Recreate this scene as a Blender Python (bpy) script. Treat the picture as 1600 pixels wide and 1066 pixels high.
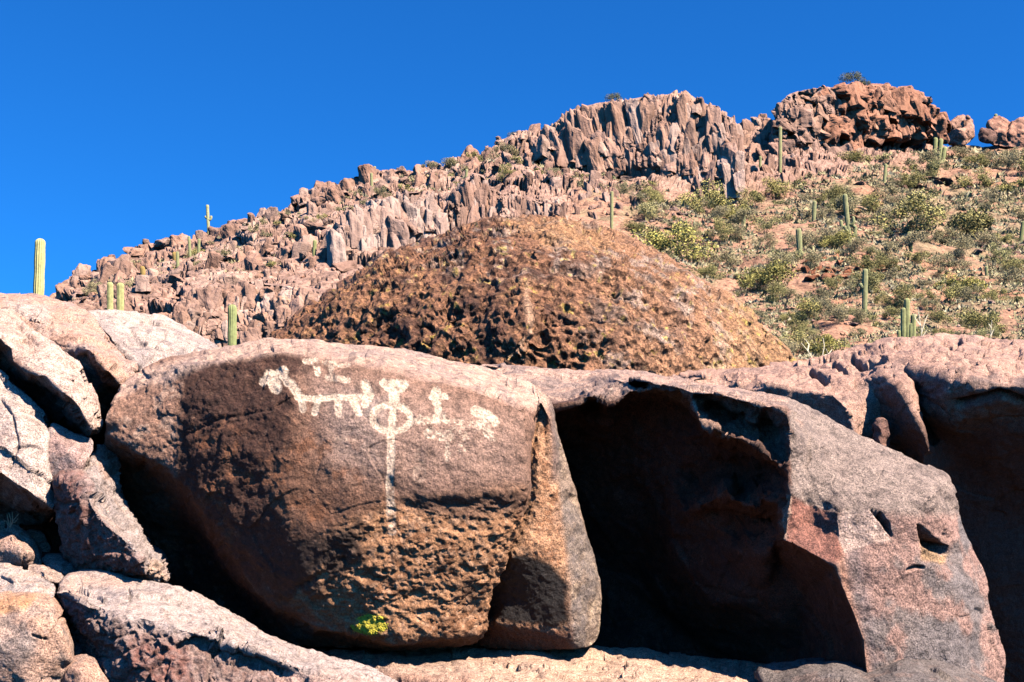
import bpy, bmesh, math, random
import numpy as np
from mathutils import Vector, Matrix
from mathutils.geometry import delaunay_2d_cdt

random.seed(7)
rng = np.random.default_rng(7)
scene = bpy.context.scene
for o in list(bpy.data.objects):
    bpy.data.objects.remove(o)

# ------------------------------------------------------------------ camera
PITCH = math.radians(12.0)
FPX = 1931.0                       # focal length in pixels of the 1600 px wide photograph
CAMZ = 1.6
cam_data = bpy.data.cameras.new('camera')
cam_data.sensor_width = 36.0
cam_data.lens = 36.0 * FPX / 1600.0
cam_data.clip_start = 0.05
cam_data.clip_end = 6000.0
cam = bpy.data.objects.new('camera', cam_data)
scene.collection.objects.link(cam)
cam.location = (0, 0, CAMZ)
cam.rotation_euler = (math.pi / 2 + PITCH, 0, 0)
scene.camera = cam

# ------------------------------------------------------------------ sky, sun, exposure
SUN_EL = math.radians(46)
SUN_AZ = math.radians(130)          # clockwise from the view direction (+Y)
world = bpy.data.worlds.new('World')
scene.world = world
world.use_nodes = True
wn = world.node_tree
sky = wn.nodes.new('ShaderNodeTexSky')
sky.sky_type = 'NISHITA'
sky.sun_disc = False
sky.sun_elevation = SUN_EL
sky.sun_rotation = SUN_AZ
sky.altitude = 600
sky.air_density = 1.0
sky.dust_density = 0.15
sky.ozone_density = 4.0
tint = wn.nodes.new('ShaderNodeMix')
tint.data_type = 'RGBA'
tint.blend_type = 'MULTIPLY'
tint.inputs[0].default_value = 1.0
tint.inputs[7].default_value = (0.13, 0.83, 1.62, 1)
wn.links.new(sky.outputs[0], tint.inputs[6])
bg = wn.nodes['Background']
bg.inputs[1].default_value = 0.05
wn.links.new(tint.outputs[2], bg.inputs[0])

sun_data = bpy.data.lights.new('sun', 'SUN')
sun_data.energy = 5.0
sun_data.angle = math.radians(0.5)
sun_data.color = (1.0, 0.91, 0.79)
sun = bpy.data.objects.new('sun', sun_data)
scene.collection.objects.link(sun)
SUN_DIR = Vector((math.cos(SUN_EL) * math.sin(SUN_AZ), math.cos(SUN_EL) * math.cos(SUN_AZ), math.sin(SUN_EL)))
sun.rotation_euler = SUN_DIR.to_track_quat('Z', 'Y').to_euler()
sun.location = (20, -20, 60)

scene.view_settings.view_transform = 'Standard'
scene.view_settings.look = 'None'
scene.view_settings.gamma = 1.0
scene.view_settings.exposure = 1.3
scene.render.engine = 'CYCLES'
scene.cycles.max_bounces = 4
scene.cycles.diffuse_bounces = 0

# ------------------------------------------------------------------ numpy noise
def _h(ix, iy, iz, seed):
    with np.errstate(over='ignore'):
        h = (ix.astype(np.uint32) * np.uint32(374761393) + iy.astype(np.uint32) * np.uint32(668265263)
             + iz.astype(np.uint32) * np.uint32(2246822519) + np.uint32((seed * 3266489917 + 12345) & 0xffffffff))
        h = (h ^ (h >> np.uint32(13))) * np.uint32(1274126177)
        h = (h ^ (h >> np.uint32(16))) * np.uint32(2654435761)
        h = h ^ (h >> np.uint32(15))
    return h.astype(np.float64) / 4294967295.0

def vnoise(P, seed=0):
    F = np.floor(P)
    I = F.astype(np.int64)
    f = P - F
    u = f * f * f * (f * (f * 6 - 15) + 10)
    r = 0
    for dx in (0, 1):
        wx = u[:, 0] if dx else 1 - u[:, 0]
        for dy in (0, 1):
            wy = u[:, 1] if dy else 1 - u[:, 1]
            for dz in (0, 1):
                wz = u[:, 2] if dz else 1 - u[:, 2]
                r = r + wx * wy * wz * _h(I[:, 0] + dx, I[:, 1] + dy, I[:, 2] + dz, seed)
    return r * 2 - 1

ROT = np.array([[0.36, 0.48, -0.8], [-0.8, 0.6, 0.0], [0.48, 0.64, 0.6]])
ROT2 = np.array([[0.8047, -0.3106, 0.5059], [0.5059, 0.8047, -0.3106], [-0.3106, 0.5059, 0.8047]])
def fbm(P, octv=4, seed=0, gain=0.5, lac=2.03, ridge=False):
    a, s, r = 1.0, 0.0, 0
    Q = P @ ROT2.T + 11.3
    for k in range(octv):
        n = vnoise(Q, seed + k * 17)
        if ridge:
            n = 1 - 2 * np.abs(n)
        r = r + a * n
        s += a
        a *= gain
        Q = (Q @ ROT.T) * lac + 3.7
    return r / s * 1.4

def worley(P, seed=0):
    F = np.floor(P)
    I = F.astype(np.int64)
    n = len(P)
    f1 = np.full(n, 9.0); f2 = np.full(n, 9.0)
    cid = np.zeros(n); vec = np.zeros((n, 3))
    for dx in (-1, 0, 1):
        for dy in (-1, 0, 1):
            for dz in (-1, 0, 1):
                ix, iy, iz = I[:, 0] + dx, I[:, 1] + dy, I[:, 2] + dz
                c = np.stack([_h(ix, iy, iz, seed), _h(ix, iy, iz, seed + 1), _h(ix, iy, iz, seed + 2)], 1)
                v = F + np.array([dx, dy, dz]) + c - P
                d = np.sqrt((v * v).sum(1))
                m = d < f1
                f2 = np.where(m, f1, np.minimum(f2, d))
                cid = np.where(m, _h(ix, iy, iz, seed + 5), cid)
                vec = np.where(m[:, None], v, vec)
                f1 = np.where(m, d, f1)
    return f1, f2, cid, vec

def smooth(a, b, x):
    t = np.clip((x - a) / (b - a), 0, 1)
    return t * t * (3 - 2 * t)

# ------------------------------------------------------------------ photograph pixel + distance -> place
CP, SP = math.cos(PITCH), math.sin(PITCH)
def unproj(px, py, d):
    px, py, d = np.asarray(px, float), np.asarray(py, float), np.asarray(d, float)
    x = (px - 800) / FPX * d
    v = (533 - py) / FPX * d
    return np.stack([x + 0 * v, d * CP - v * SP, CAMZ + d * SP + v * CP], -1)

def seg_dist(px, py, chain):
    """distance of points to a polyline and the parameter along it"""
    best = np.full(len(px), 1e9)
    for (x0, y0), (x1, y1) in zip(chain[:-1], chain[1:]):
        dx, dy = x1 - x0, y1 - y0
        L = dx * dx + dy * dy + 1e-9
        t = np.clip(((px - x0) * dx + (py - y0) * dy) / L, 0, 1)
        best = np.minimum(best, np.hypot(px - x0 - t * dx, py - y0 - t * dy))
    return best

def in_poly(px, py, poly):
    r = np.zeros(len(px), bool)
    n = len(poly)
    for i in range(n):
        x0, y0 = poly[i][0], poly[i][1]
        x1, y1 = poly[(i + 1) % n][0], poly[(i + 1) % n][1]
        if y0 == y1:
            continue
        c = ((y0 > py) != (y1 > py)) & (px < (x1 - x0) * (py - y0) / (y1 - y0) + x0)
        r ^= c
    return r

def pmask(px, py, poly, soft=10.0):
    d = seg_dist(px, py, list(poly) + [poly[0]])
    s = np.where(in_poly(px, py, poly), d, -d)
    return smooth(-soft, soft, s)

# ------------------------------------------------------------------ objects
def link(o):
    scene.collection.objects.link(o)
    return o

def tag(o, label=None, cat=None, group=None, kind=None):
    if label: o['label'] = label
    if cat: o['category'] = cat
    if group: o['group'] = group
    if kind: o['kind'] = kind
    return o

WARM = (1.03, 0.885, 0.80)
def make_mesh(name, V, T, smoothf=True, col=None, warm=WARM):
    """V n x 3, T m x 3 (triangles)"""
    me = bpy.data.meshes.new(name)
    V = np.ascontiguousarray(V, dtype=np.float32)
    T = np.ascontiguousarray(T, dtype=np.int32)
    me.vertices.add(len(V)); me.vertices.foreach_set('co', V.ravel())
    k = T.shape[1]
    me.loops.add(T.size); me.loops.foreach_set('vertex_index', T.ravel())
    me.polygons.add(len(T))
    me.polygons.foreach_set('loop_start', np.arange(0, T.size, k, dtype=np.int32))
    me.polygons.foreach_set('use_smooth', np.full(len(T), bool(smoothf)))
    if col is not None:
        a = me.color_attributes.new('Col', 'FLOAT_COLOR', 'POINT')
        c = np.ones((len(V), 4), np.float32); c[:, :3] = np.clip(col * np.array(warm), 0.004, 0.9)
        a.data.foreach_set('color', c.ravel())
    me.update(calc_edges=True)
    me.validate()
    return me

def vnormals(V, T):
    n = np.cross(V[T[:, 1]] - V[T[:, 0]], V[T[:, 2]] - V[T[:, 0]])
    N = np.zeros_like(V)
    for k in range(3):
        for c in range(3):
            N[:, c] += np.bincount(T[:, k], n[:, c], len(V))
    return N / (np.linalg.norm(N, axis=1, keepdims=True) + 1e-12)

# ------------------------------------------------------------------ materials
def new_mat(name):
    m = bpy.data.materials.new(name)
    m.use_nodes = True
    nt = m.node_tree
    return m, nt, nt.nodes['Principled BSDF']

def nd(nt, typ, **kw):
    n = nt.nodes.new(typ)
    for k, v in kw.items():
        setattr(n, k, v)
    return n

def mixc(nt, mode, fac, a, b):
    m = nd(nt, 'ShaderNodeMix', data_type='RGBA', blend_type=mode)
    for sock, v in ((m.inputs[0], fac), (m.inputs[6], a), (m.inputs[7], b)):
        if hasattr(v, 'is_output'):
            nt.links.new(v, sock)
        else:
            sock.default_value = v if not isinstance(v, tuple) else (*v, 1)
    return m.outputs[2]

def noise(nt, vec, scale, detail=6, rough=0.6, dist=0.0):
    n = nd(nt, 'ShaderNodeTexNoise')
    n.inputs['Scale'].default_value = scale
    n.inputs['Detail'].default_value = detail
    n.inputs['Roughness'].default_value = rough
    n.inputs['Distortion'].default_value = dist
    nt.links.new(vec, n.inputs['Vector'])
    return n.outputs['Fac']

def ramp(nt, fac, stops):
    r = nd(nt, 'ShaderNodeValToRGB')
    e = r.color_ramp.elements
    while len(e) < len(stops):
        e.new(0.5)
    for el, (p, c) in zip(e, stops):
        el.position = p
        el.color = (*c, 1) if len(c) == 3 else c
    nt.links.new(fac, r.inputs[0])
    return r.outputs[0]

def rock_mat(name, s1=30.0, s2=170.0, k1=0.55, k2=0.5, bump=0.6, bdist=0.012, rough=0.72, bs=45.0, pit=0.0):
    m, nt, b = new_mat(name)
    tc = nd(nt, 'ShaderNodeTexCoord')
    v = tc.outputs['Object']
    at = nd(nt, 'ShaderNodeAttribute', attribute_name='Col')
    g1 = ramp(nt, noise(nt, v, s1, 8, 0.65, 0.4), [(0.30, (1 - k1,) * 3), (0.5, (1, 1, 1)), (0.72, (1 + k1 * .6,) * 3)])
    c = mixc(nt, 'MULTIPLY', 1.0, at.outputs['Color'], g1)
    g2 = ramp(nt, noise(nt, v, s2, 3, 0.7), [(0.33, (1 - k2, 1 - k2 * 1.02, 1 - k2 * 1.03)), (0.5, (1, 1, 1)), (0.68, (1 + k2, 1 + k2 * .95, 1 + k2 * .9))])
    c = mixc(nt, 'MULTIPLY', 1.0, c, g2)
    nt.links.new(c, b.inputs['Base Color'])
    b.inputs['Roughness'].default_value = rough
    b.inputs['Specular IOR Level'].default_value = 0.35
    h = noise(nt, v, bs, 10, 0.68)
    bp = nd(nt, 'ShaderNodeBump')
    bp.inputs['Strength'].default_value = bump
    bp.inputs['Distance'].default_value = bdist
    nt.links.new(h, bp.inputs['Height'])
    out = bp.outputs[0]
    if pit:
        vo = nd(nt, 'ShaderNodeTexVoronoi')
        vo.inputs['Scale'].default_value = bs * 0.8
        nt.links.new(v, vo.inputs['Vector'])
        b2 = nd(nt, 'ShaderNodeBump')
        b2.inputs['Strength'].default_value = pit
        b2.inputs['Distance'].default_value = bdist
        nt.links.new(vo.outputs['Distance'], b2.inputs['Height'])
        nt.links.new(out, b2.inputs['Normal'])
        out = b2.outputs[0]
    nt.links.new(out, b.inputs['Normal'])
    return m

M_NEAR = rock_mat('granite_rock', 20, 130, 0.55, 0.8, 1.0, 0.018)
M_VARN = rock_mat('varnished_rock', 24, 115, 0.6, 0.5, 0.9, 0.018, 0.85)
M_DOME = rock_mat('pitted_rock', 9, 45, 0.65, 0.7, 1.0, 0.06, 0.85, 16, 0.9)
M_FAR = rock_mat('cliff_rock', 0.5, 3.0, 0.5, 0.4, 0.8, 0.35, 0.9, 1.6)
M_HILL = rock_mat('hill_ground', 0.45, 2.6, 0.5, 0.5, 0.9, 0.3, 0.95, 1.8)

# ------------------------------------------------------------------ rocks as closed relief shells
def cdt_tris(pts, edges, outline):
    v, e, f, ov, oe, of = delaunay_2d_cdt([Vector((p[0], p[1])) for p in pts], edges, [], 0, 1e-4)
    P = np.array([(a.x, a.y) for a in v])
    T = np.array([t for t in f if len(t) == 3], int)
    c = P[T].mean(1)
    T = T[in_poly(c[:, 0], c[:, 1], outline)]
    return P, T, ov

def bary_depth(x, y, P, D, T):
    out = np.full(len(x), np.nan)
    for a, b, c in T:
        x0, y0 = P[a]; x1, y1 = P[b]; x2, y2 = P[c]
        den = (y1 - y2) * (x0 - x2) + (x2 - x1) * (y0 - y2)
        if abs(den) < 1e-9:
            continue
        w0 = ((y1 - y2) * (x - x2) + (x2 - x1) * (y - y2)) / den
        w1 = ((y2 - y0) * (x - x2) + (x0 - x2) * (y - y2)) / den
        m = (w0 > -1e-4) & (w1 > -1e-4) & (w0 + w1 < 1 + 1e-4)
        out[m] = (w0 * D[a] + w1 * D[b] + (1 - w0 - w1) * D[c])[m]
    bad = np.isnan(out)
    if bad.any():
        w = 1 / ((x[bad, None] - P[None, :, 0]) ** 2 + (y[bad, None] - P[None, :, 1]) ** 2 + 1e-3) ** 2
        out[bad] = (w * D).sum(1) / w.sum(1)
    return out

def uniq_edges(T):
    E = np.sort(np.concatenate([T[:, [0, 1]], T[:, [1, 2]], T[:, [2, 0]]]), 1).astype(np.int64)
    n = int(E.max()) + 1
    k = np.unique(E[:, 0] * n + E[:, 1])
    return np.stack([k // n, k % n], 1)

def relief(outline, inner=(), creases=(), step=14, levels=3, sm0=2, sm1=3, ck=0.15, osm=2, jit=0.3):
    key, ctrl, edges = {}, [], []
    def vid(p):
        k = (round(p[0], 1), round(p[1], 1))
        if k not in key:
            key[k] = len(ctrl); ctrl.append(p)
        return key[k]
    ol = [vid(p) for p in outline]
    segs = [(ol[i], ol[(i + 1) % len(ol)]) for i in range(len(ol))]
    chains = []
    for ch in creases:
        ids = [vid(p) for p in ch]
        chains.append(ids)
    for p in inner:
        vid(p)
    C = np.array(ctrl, float)
    allseg = segs + [(a, b) for ch in chains for a, b in zip(ch[:-1], ch[1:])]
    P, T, ov = cdt_tris(C, allseg, outline)
    D = np.array([C[o[0], 2] if o else np.nan for o in ov])
    for i in np.where(np.isnan(D))[0]:
        w = 1 / ((C[:, 0] - P[i, 0]) ** 2 + (C[:, 1] - P[i, 1]) ** 2 + 1e-3) ** 2
        D[i] = (w * C[:, 2]).sum() / w.sum()
    # finer sample points
    S = [list(c) for c in C]
    def sub(ids, closed):
        r = []
        n = len(ids)
        for i in range(n if closed else n - 1):
            a, b = ids[i], ids[(i + 1) % n]
            r.append(a)
            L = math.hypot(C[a, 0] - C[b, 0], C[a, 1] - C[b, 1])
            k = max(1, int(round(L / step)))
            for j in range(1, k):
                t = j / k
                S.append(list(C[a] * (1 - t) + C[b] * t)); r.append(len(S) - 1)
        if not closed:
            r.append(ids[-1])
        return r
    loop = sub(ol, True)
    cch = [sub(c, False) for c in chains]
    SA = np.array(S)
    lo, hi = SA[:, :2].min(0), SA[:, :2].max(0)
    ny = int((hi[1] - lo[1]) / (step * 0.87)) + 1
    nx = int((hi[0] - lo[0]) / step) + 2
    gy, gx = np.mgrid[0:ny, 0:nx]
    X = lo[0] + (gx + 0.5 * (gy % 2)) * step + (rng.random(gx.shape) - .5) * step * jit
    Y = lo[1] + gy * step * 0.87 + (rng.random(gx.shape) - .5) * step * jit
    X, Y = X.ravel(), Y.ravel()
    m = in_poly(X, Y, outline)
    X, Y = X[m], Y[m]
    dist = np.full(len(X), 1e9)
    for ids in [loop + [loop[0]]] + cch:
        dist = np.minimum(dist, seg_dist(X, Y, [tuple(SA[i, :2]) for i in ids]))
    m = dist > step * 0.5
    X, Y = X[m], Y[m]
    Z = bary_depth(X, Y, P, D, T)
    n0 = len(S)
    SA = np.concatenate([SA, np.stack([X, Y, Z], 1)])
    ed = [(loop[i], loop[(i + 1) % len(loop)]) for i in range(len(loop))] + [(a, b) for c in cch for a, b in zip(c[:-1], c[1:])]
    P2, T2, ov2 = cdt_tris(SA, ed, [tuple(SA[i, :2]) for i in loop])
    inv = {}
    D2 = np.zeros(len(P2))
    for i, o in enumerate(ov2):
        if o:
            D2[i] = SA[o[0], 2]
            for k in o: inv[k] = i
        else:
            D2[i] = bary_depth(P2[i:i + 1, 0], P2[i:i + 1, 1], P, D, T)[0]
    loop = np.array([inv[i] for i in loop])
    cch = [np.array([inv[i] for i in c]) for c in cch]
    A = np.column_stack([P2, D2])
    def lap(A, T, it, cols, loop, cch):
        E = uniq_edges(T)
        n = len(A)
        w = np.full(n, 0.6)
        for c in cch: w[c] = 0.6 * ck
        w[loop] = 0
        deg = np.bincount(E[:, 0], minlength=n) + np.bincount(E[:, 1], minlength=n) + 1e-9
        for _ in range(it):
            for c in cols:
                a = A[:, c]
                s = (np.bincount(E[:, 0], a[E[:, 1]], n) + np.bincount(E[:, 1], a[E[:, 0]], n)) / deg
                A[:, c] = a + w * (s - a)
        return A
    for _ in range(osm):
        q = A[loop]
        A[loop] = q * 0.5 + 0.25 * (np.roll(q, 1, 0) + np.roll(q, -1, 0))
    A = lap(A, T2, sm0, (2,), loop, cch)
    T = T2
    for lv in range(levels):
        n = len(A)
        E = uniq_edges(T)
        keys = E[:, 0] * n + E[:, 1]
        def mid(a, b):
            k = np.minimum(a, b) * n + np.maximum(a, b)
            return n + np.searchsorted(keys, k)
        A = np.concatenate([A, (A[E[:, 0]] + A[E[:, 1]]) * 0.5])
        a, b, c = T[:, 0], T[:, 1], T[:, 2]
        ab, bc, ca = mid(a, b), mid(b, c), mid(c, a)
        T = np.concatenate([np.stack(t, 1) for t in ((a, ab, ca), (b, bc, ab), (c, ca, bc), (ab, bc, ca))])
        m = mid(loop, np.roll(loop, -1))
        loop = np.stack([loop, m], 1).ravel()
        q = A[loop]
        A[loop] = q * 0.6 + 0.2 * (np.roll(q, 1, 0) + np.roll(q, -1, 0))
        nc = []
        for ch in cch:
            m = mid(ch[:-1], ch[1:])
            r = np.empty(len(ch) + len(m), int); r[0::2] = ch; r[1::2] = m
            nc.append(r)
        cch = nc
        A = lap(A, T, sm1, (2,), loop, cch)
    # make triangles face the camera
    v = A[T[:, 1], :2] - A[T[:, 0], :2]; w = A[T[:, 2], :2] - A[T[:, 0], :2]
    flip = (v[:, 0] * w[:, 1] - v[:, 1] * w[:, 0]) > 0
    T[flip] = T[flip][:, [0, 2, 1]]
    return A, T, loop

def close_back(A, T, loop, thick, shrink=0.75, rings=7, centre=None):
    n = len(A)
    c = A[loop, :2].mean(0) if centre is None else np.array(centre, float)
    L = len(loop)
    q = A[loop]
    area = (q[:, 0] * np.roll(q[:, 1], -1) - np.roll(q[:, 0], -1) * q[:, 1]).sum()
    if area < 0:
        loop = loop[::-1]; q = q[::-1]
    new, faces = [], []
    prev = loop
    dm = q[:, 2].max()
    for k in range(1, rings + 1):
        t = k / rings
        s = 1 + (shrink - 1) * t ** 2.2
        r = np.empty((L, 3))
        r[:, :2] = c + (q[:, :2] - c) * s
        tgt = dm + thick
        r[:, 2] = q[:, 2] + (tgt - q[:, 2]) * t
        ids = n + (k - 1) * L + np.arange(L)
        new.append(r)
        a, b = prev, np.roll(prev, -1)
        d_, e_ = ids, np.roll(ids, -1)
        faces += [np.stack([a, b, e_], 1), np.stack([a, e_, d_], 1)]
        prev = ids
    ctr = n + rings * L
    new.append(np.array([[c[0], c[1], dm + thick * 1.05]]))
    faces.append(np.stack([prev, np.roll(prev, -1), np.full(L, ctr)], 1))
    A2 = np.concatenate([A] + new)
    T2 = np.concatenate([T] + faces)
    front = np.zeros(len(A2), bool); front[:n] = True
    return A2, T2, front

def base_disp(P, a=(0.03, 0.008, 0.003), f=(2.2, 11.0, 42.0), seed=0):
    d = 0
    for k, (x, y) in enumerate(zip(a, f)):
        if x:
            d = d + x * fbm(P * y, 3, seed + 31 * k)
    return d

def facet(P, f, seed, an=(1, 1, 1)):
    """broken flat facets: every cell tilts its own way"""
    W = P + .12 / f * np.stack([vnoise(P * f * 1.7, seed + k) for k in (1, 2, 3)], 1)
    f1, f2, cid, v = worley(W * f * np.array(an), seed)
    q = (cid * 99991).astype(np.int64); z = np.zeros(len(P), np.int64)
    dr = np.stack([_h(q, z, z, seed + k) for k in (1, 2, 3)], 1) - .5
    return (v * dr).sum(1) * 2 + (cid - .5) * .5

def rock(name, label, cat, outline, inner=(), creases=(), thick=1.0, disp=None, color=None, mat=None, group=None,
         shrink=0.75, split=None, parent=None, **kw):
    A, T, loop = relief(outline, inner, creases, **kw)
    A, T, front = close_back(A, T, loop, thick, shrink)
    V = unproj(A[:, 0], A[:, 1], A[:, 2])
    N = vnormals(V, T)
    px, py = A[:, 0], A[:, 1]
    d = disp(V, N, px, py) if disp else base_disp(V)
    if isinstance(d, tuple):
        V = V + d[1]
        d = d[0]
    V = V + N * d[:, None]
    N2 = vnormals(V, T)
    col = color(V, N2, px, py, d)
    base = V[V[:, 2].argmin()]
    org = np.array([V[:, 0].mean(), V[:, 1].mean(), V[:, 2].min()])
    if parent is not None:
        org = np.zeros(3)
    V = V - org
    groups = [(name, T, label)]
    if split is not None:
        sel = split(A[:, 0], A[:, 1], V + org, front)         # list of (name, vertex mask, label)
        tm = np.zeros(len(T), int)
        for k, (_, m, _) in enumerate(sel):
            tm[(m[T].sum(1) >= 2) & (tm == 0)] = k + 1
        groups = [(name, T[tm == 0], label)] + [(s[0], T[tm == k + 1], s[2]) for k, s in enumerate(sel)]
    root = None
    for gname, GT, glabel in groups:
        if len(GT) == 0:
            continue
        used = np.unique(GT)
        remap = np.full(len(V), -1); remap[used] = np.arange(len(used))
        me = make_mesh(gname, V[used], remap[GT], True, col[used])
        me.materials.append(mat or M_NEAR)
        o = link(bpy.data.objects.new(gname, me))
        if root is None:
            root = o
            o.location = org
            if parent is not None:
                o.parent = parent
            else:
                tag(o, glabel, cat, group, 'thing')
        else:
            o.parent = root
            if glabel: o['label'] = glabel
    return root

def mixa(c, col, m):
    return c * (1 - m[:, None]) + np.array(col) * m[:, None]

def flat(P, col):
    return np.tile(np.array(col, float), (len(P), 1))

CREAM = (.50, .36, .28); PINK = (.42, .25, .19); GREYL = (.40, .34, .31); GREY = (.20, .175, .165)
VARN = (.055, .026, .018); VARN2 = (.20, .115, .085); BLACK = (.013, .011, .011); TAN = (.42, .24, .13)
ORANGE = (.40, .19, .085); REDB = (.20, .085, .06)

# ================================================================== the setting: ground and hillside
SKYL = np.array([(-3000, 600), (-600, 590), (-200, 560), (0, 505), (75, 464), (105, 432), (120, 420), (150, 412), (190, 392), (215, 390), (255, 376), (300, 366),
        (330, 357), (400, 336), (440, 324), (500, 296), (540, 281), (600, 274), (650, 268), (700, 254), (760, 234), (800, 218),
        (840, 214), (870, 205), (900, 196), (960, 186), (1010, 182), (1060, 180), (1090, 186), (1130, 194), (1160, 200), (1200, 194),
        (1225, 192), (1300, 188), (1370, 195), (1420, 205), (1460, 218), (1475, 228), (1520, 226), (1560, 224), (1600, 222),
        (1800, 215), (2400, 260), (4600, 420)], float)
DSKY = np.array([(-3000, 140), (0, 150), (300, 168), (800, 205), (1100, 250), (1400, 280), (1800, 300), (4600, 300)], float)
PYB, DB = 660.0, 50.0

def hill_d(px, py):
    s = np.interp(px, SKYL[:, 0], SKYL[:, 1]); ds = np.interp(px, DSKY[:, 0], DSKY[:, 1])
    t = np.clip((PYB - py) / (PYB - s), 0, 1)
    return DB * (ds / DB) ** t

def hill_pt(px, py):
    px, py = np.atleast_1d(np.asarray(px, float)), np.atleast_1d(np.asarray(py, float))
    return unproj(px, py, hill_d(px, py))

def crag_mask(px, py):
    """where the slope is bare broken rock"""
    m = np.zeros(len(px))
    for poly in ([(60, 480), (110, 410), (330, 350), (520, 280), (760, 225), (860, 190), (900, 300), (880, 350), (700, 420), (420, 560), (150, 560)],
                 [(820, 215), (900, 160), (1060, 140), (1170, 190), (1180, 290), (1130, 310), (980, 290), (860, 300)],
                 [(1160, 190), (1220, 140), (1470, 130), (1480, 240), (1350, 260), (1180, 300)]):
        m = np.maximum(m, pmask(px, py, poly, 22))
    return m

def crag_disp(V, px, py, m):
    Q = V * np.array([1, 1, 0.45])
    f1, f2, cid, vec = worley(Q / 5.0, 3)
    g1, g2, cid2, vec2 = worley(Q / 1.7 + 9.1, 8)
    tilt = (vec * (np.stack([_h((cid * 9999).astype(int), np.zeros(len(V), int), np.zeros(len(V), int), s) for s in (1, 2, 3)], 1) - .5)).sum(1)
    d = (cid - .5) * 1.6 + tilt * 1.6 - 0.5 * (1 - smooth(0.0, 0.12, f2 - f1))
    d = d + (cid2 - .5) * 0.5 - 0.25 * (1 - smooth(0.0, 0.14, g2 - g1))
    return d * m

def build_hill():
    cols = np.concatenate([np.linspace(-3000, -120, 60), np.arange(-100, 1701, 2.0), np.linspace(1720, 4600, 60)])
    ts = np.linspace(0, 1, 250)
    s = np.interp(cols, SKYL[:, 0], SKYL[:, 1])
    PX = np.tile(cols, (len(ts), 1))
    PY = PYB + (s[None, :] - PYB) * ts[:, None]
    D = hill_d(PX.ravel(), PY.ravel()).reshape(PX.shape)
    V = unproj(PX, PY, D)
    # in front of the hill foot: down to the flat where the camera stands
    nf = [(38, None), (28, None), (21, None), (16, 3.3), (12, 1.2), (9.5, 0.15), (7.5, 0.03), (6, 0.02), (4.5, 0.01), (3, 0.005), (1.5, 0.0)]
    front = []
    z50 = V[0, :, 2]
    for d, z in nf[::-1]:
        x = (cols - 800) / FPX * d
        if z is None:
            zz = 3.3 + (z50 - 3.3) * ((d - 16) / (50 - 16)) ** 1.1
        else:
            zz = np.full(len(cols), z)
        front.append(np.stack([x, np.full(len(cols), d * CP), zz], 1))
    # behind the crest the ground runs on and falls away slowly
    back = []
    for k, dd in enumerate((4, 12, 30, 70, 150, 320, 700)):
        B = V[-1].copy()
        B[:, 1] += dd; B[:, 0] *= 1 + dd / 300
        B[:, 2] -= 0.28 * dd if dd < 200 else 60 + 0.1 * (dd - 200)
        back.append(B)
    F, B = np.array(front), np.array(back)
    nfr = len(F)
    G = np.concatenate([F, V, B])
    R, Cn = G.shape[:2]
    PXg = np.tile(cols, (R, 1)); PYg = np.concatenate([np.full((nfr, Cn), 700.0), PY, np.full((len(B), Cn), 1.0)])
    i, j = np.mgrid[0:R - 1, 0:Cn - 1]
    a = (i * Cn + j).ravel()
    T = np.stack([a, a + 1, a + Cn + 1, a + Cn], 1)
    V = G.reshape(-1, 3)
    px, py = PXg.ravel(), PYg.ravel()
    m = crag_mask(px, py)
    onhill = smooth(690, 660, py) * (py > 2)
    out = smooth(-80, 60, px) * smooth(1690, 1600, px)
    tri = np.concatenate([T[:, [0, 1, 2]], T[:, [0, 2, 3]]])
    N = vnormals(V, tri)
    d = onhill * (1.3 * fbm(V / 14, 4, 5) + 0.35 * fbm(V / 2.2, 3, 6))
    d = d + crag_disp(V, px, py, m) * onhill
    dirv = N * 0.6 + np.array([0, -0.6, 0.15])
    V = V + dirv * d[:, None]
    # colour of soil, stone and thin dry grass
    n1 = fbm(V / 9, 4, 11); n2 = fbm(V / 2.5, 4, 12); n3 = fbm(V / 30, 3, 13)
    c = flat(V, (.34, .205, .14))
    c = mixa(c, (.37, .20, .125), smooth(0.1, 0.6, n1) * 0.8)
    c = mixa(c, (.25, .215, .13), smooth(-0.15, 0.35, n2 + 0.5 * n3) * 0.75 * (1 - m))
    rockc = mixa(flat(V, (.34, .23, .185)), (.24, .16, .125), smooth(0, 0.5, n2))
    rockc = mixa(rockc, (.42, .31, .255), smooth(0.15, 0.6, n1) * 0.7)
    c = c * (1 - m[:, None]) + rockc * m[:, None]
    nearf = smooth(14, 9, V[:, 1])
    c = mixa(c, (.085, .07, .06), nearf)           # unseen near ground darkened to cut sunlight bounced into the hollows
    me = make_mesh('hillside', V, T, False, c)
    me.materials.append(M_HILL)
    o = link(bpy.data.objects.new('hillside', me))
    tag(o, 'rocky desert hillside rising to a craggy ridge', None, None, 'structure')
    return o, V[nfr * Cn:(R - len(B)) * Cn].reshape(len(ts), Cn, 3), cols

hillside, HV, HCOLS = build_hill()

def hill_surface(px, py):
    """displaced hillside point under a spot of the slope"""
    s = np.interp(px, SKYL[:, 0], SKYL[:, 1])
    t = min(max((PYB - py) / (PYB - s), 0), 1)
    j = int(np.argmin(np.abs(HCOLS - px)))
    i = int(round(t * (HV.shape[0] - 1)))
    return HV[i, j].copy()

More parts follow.
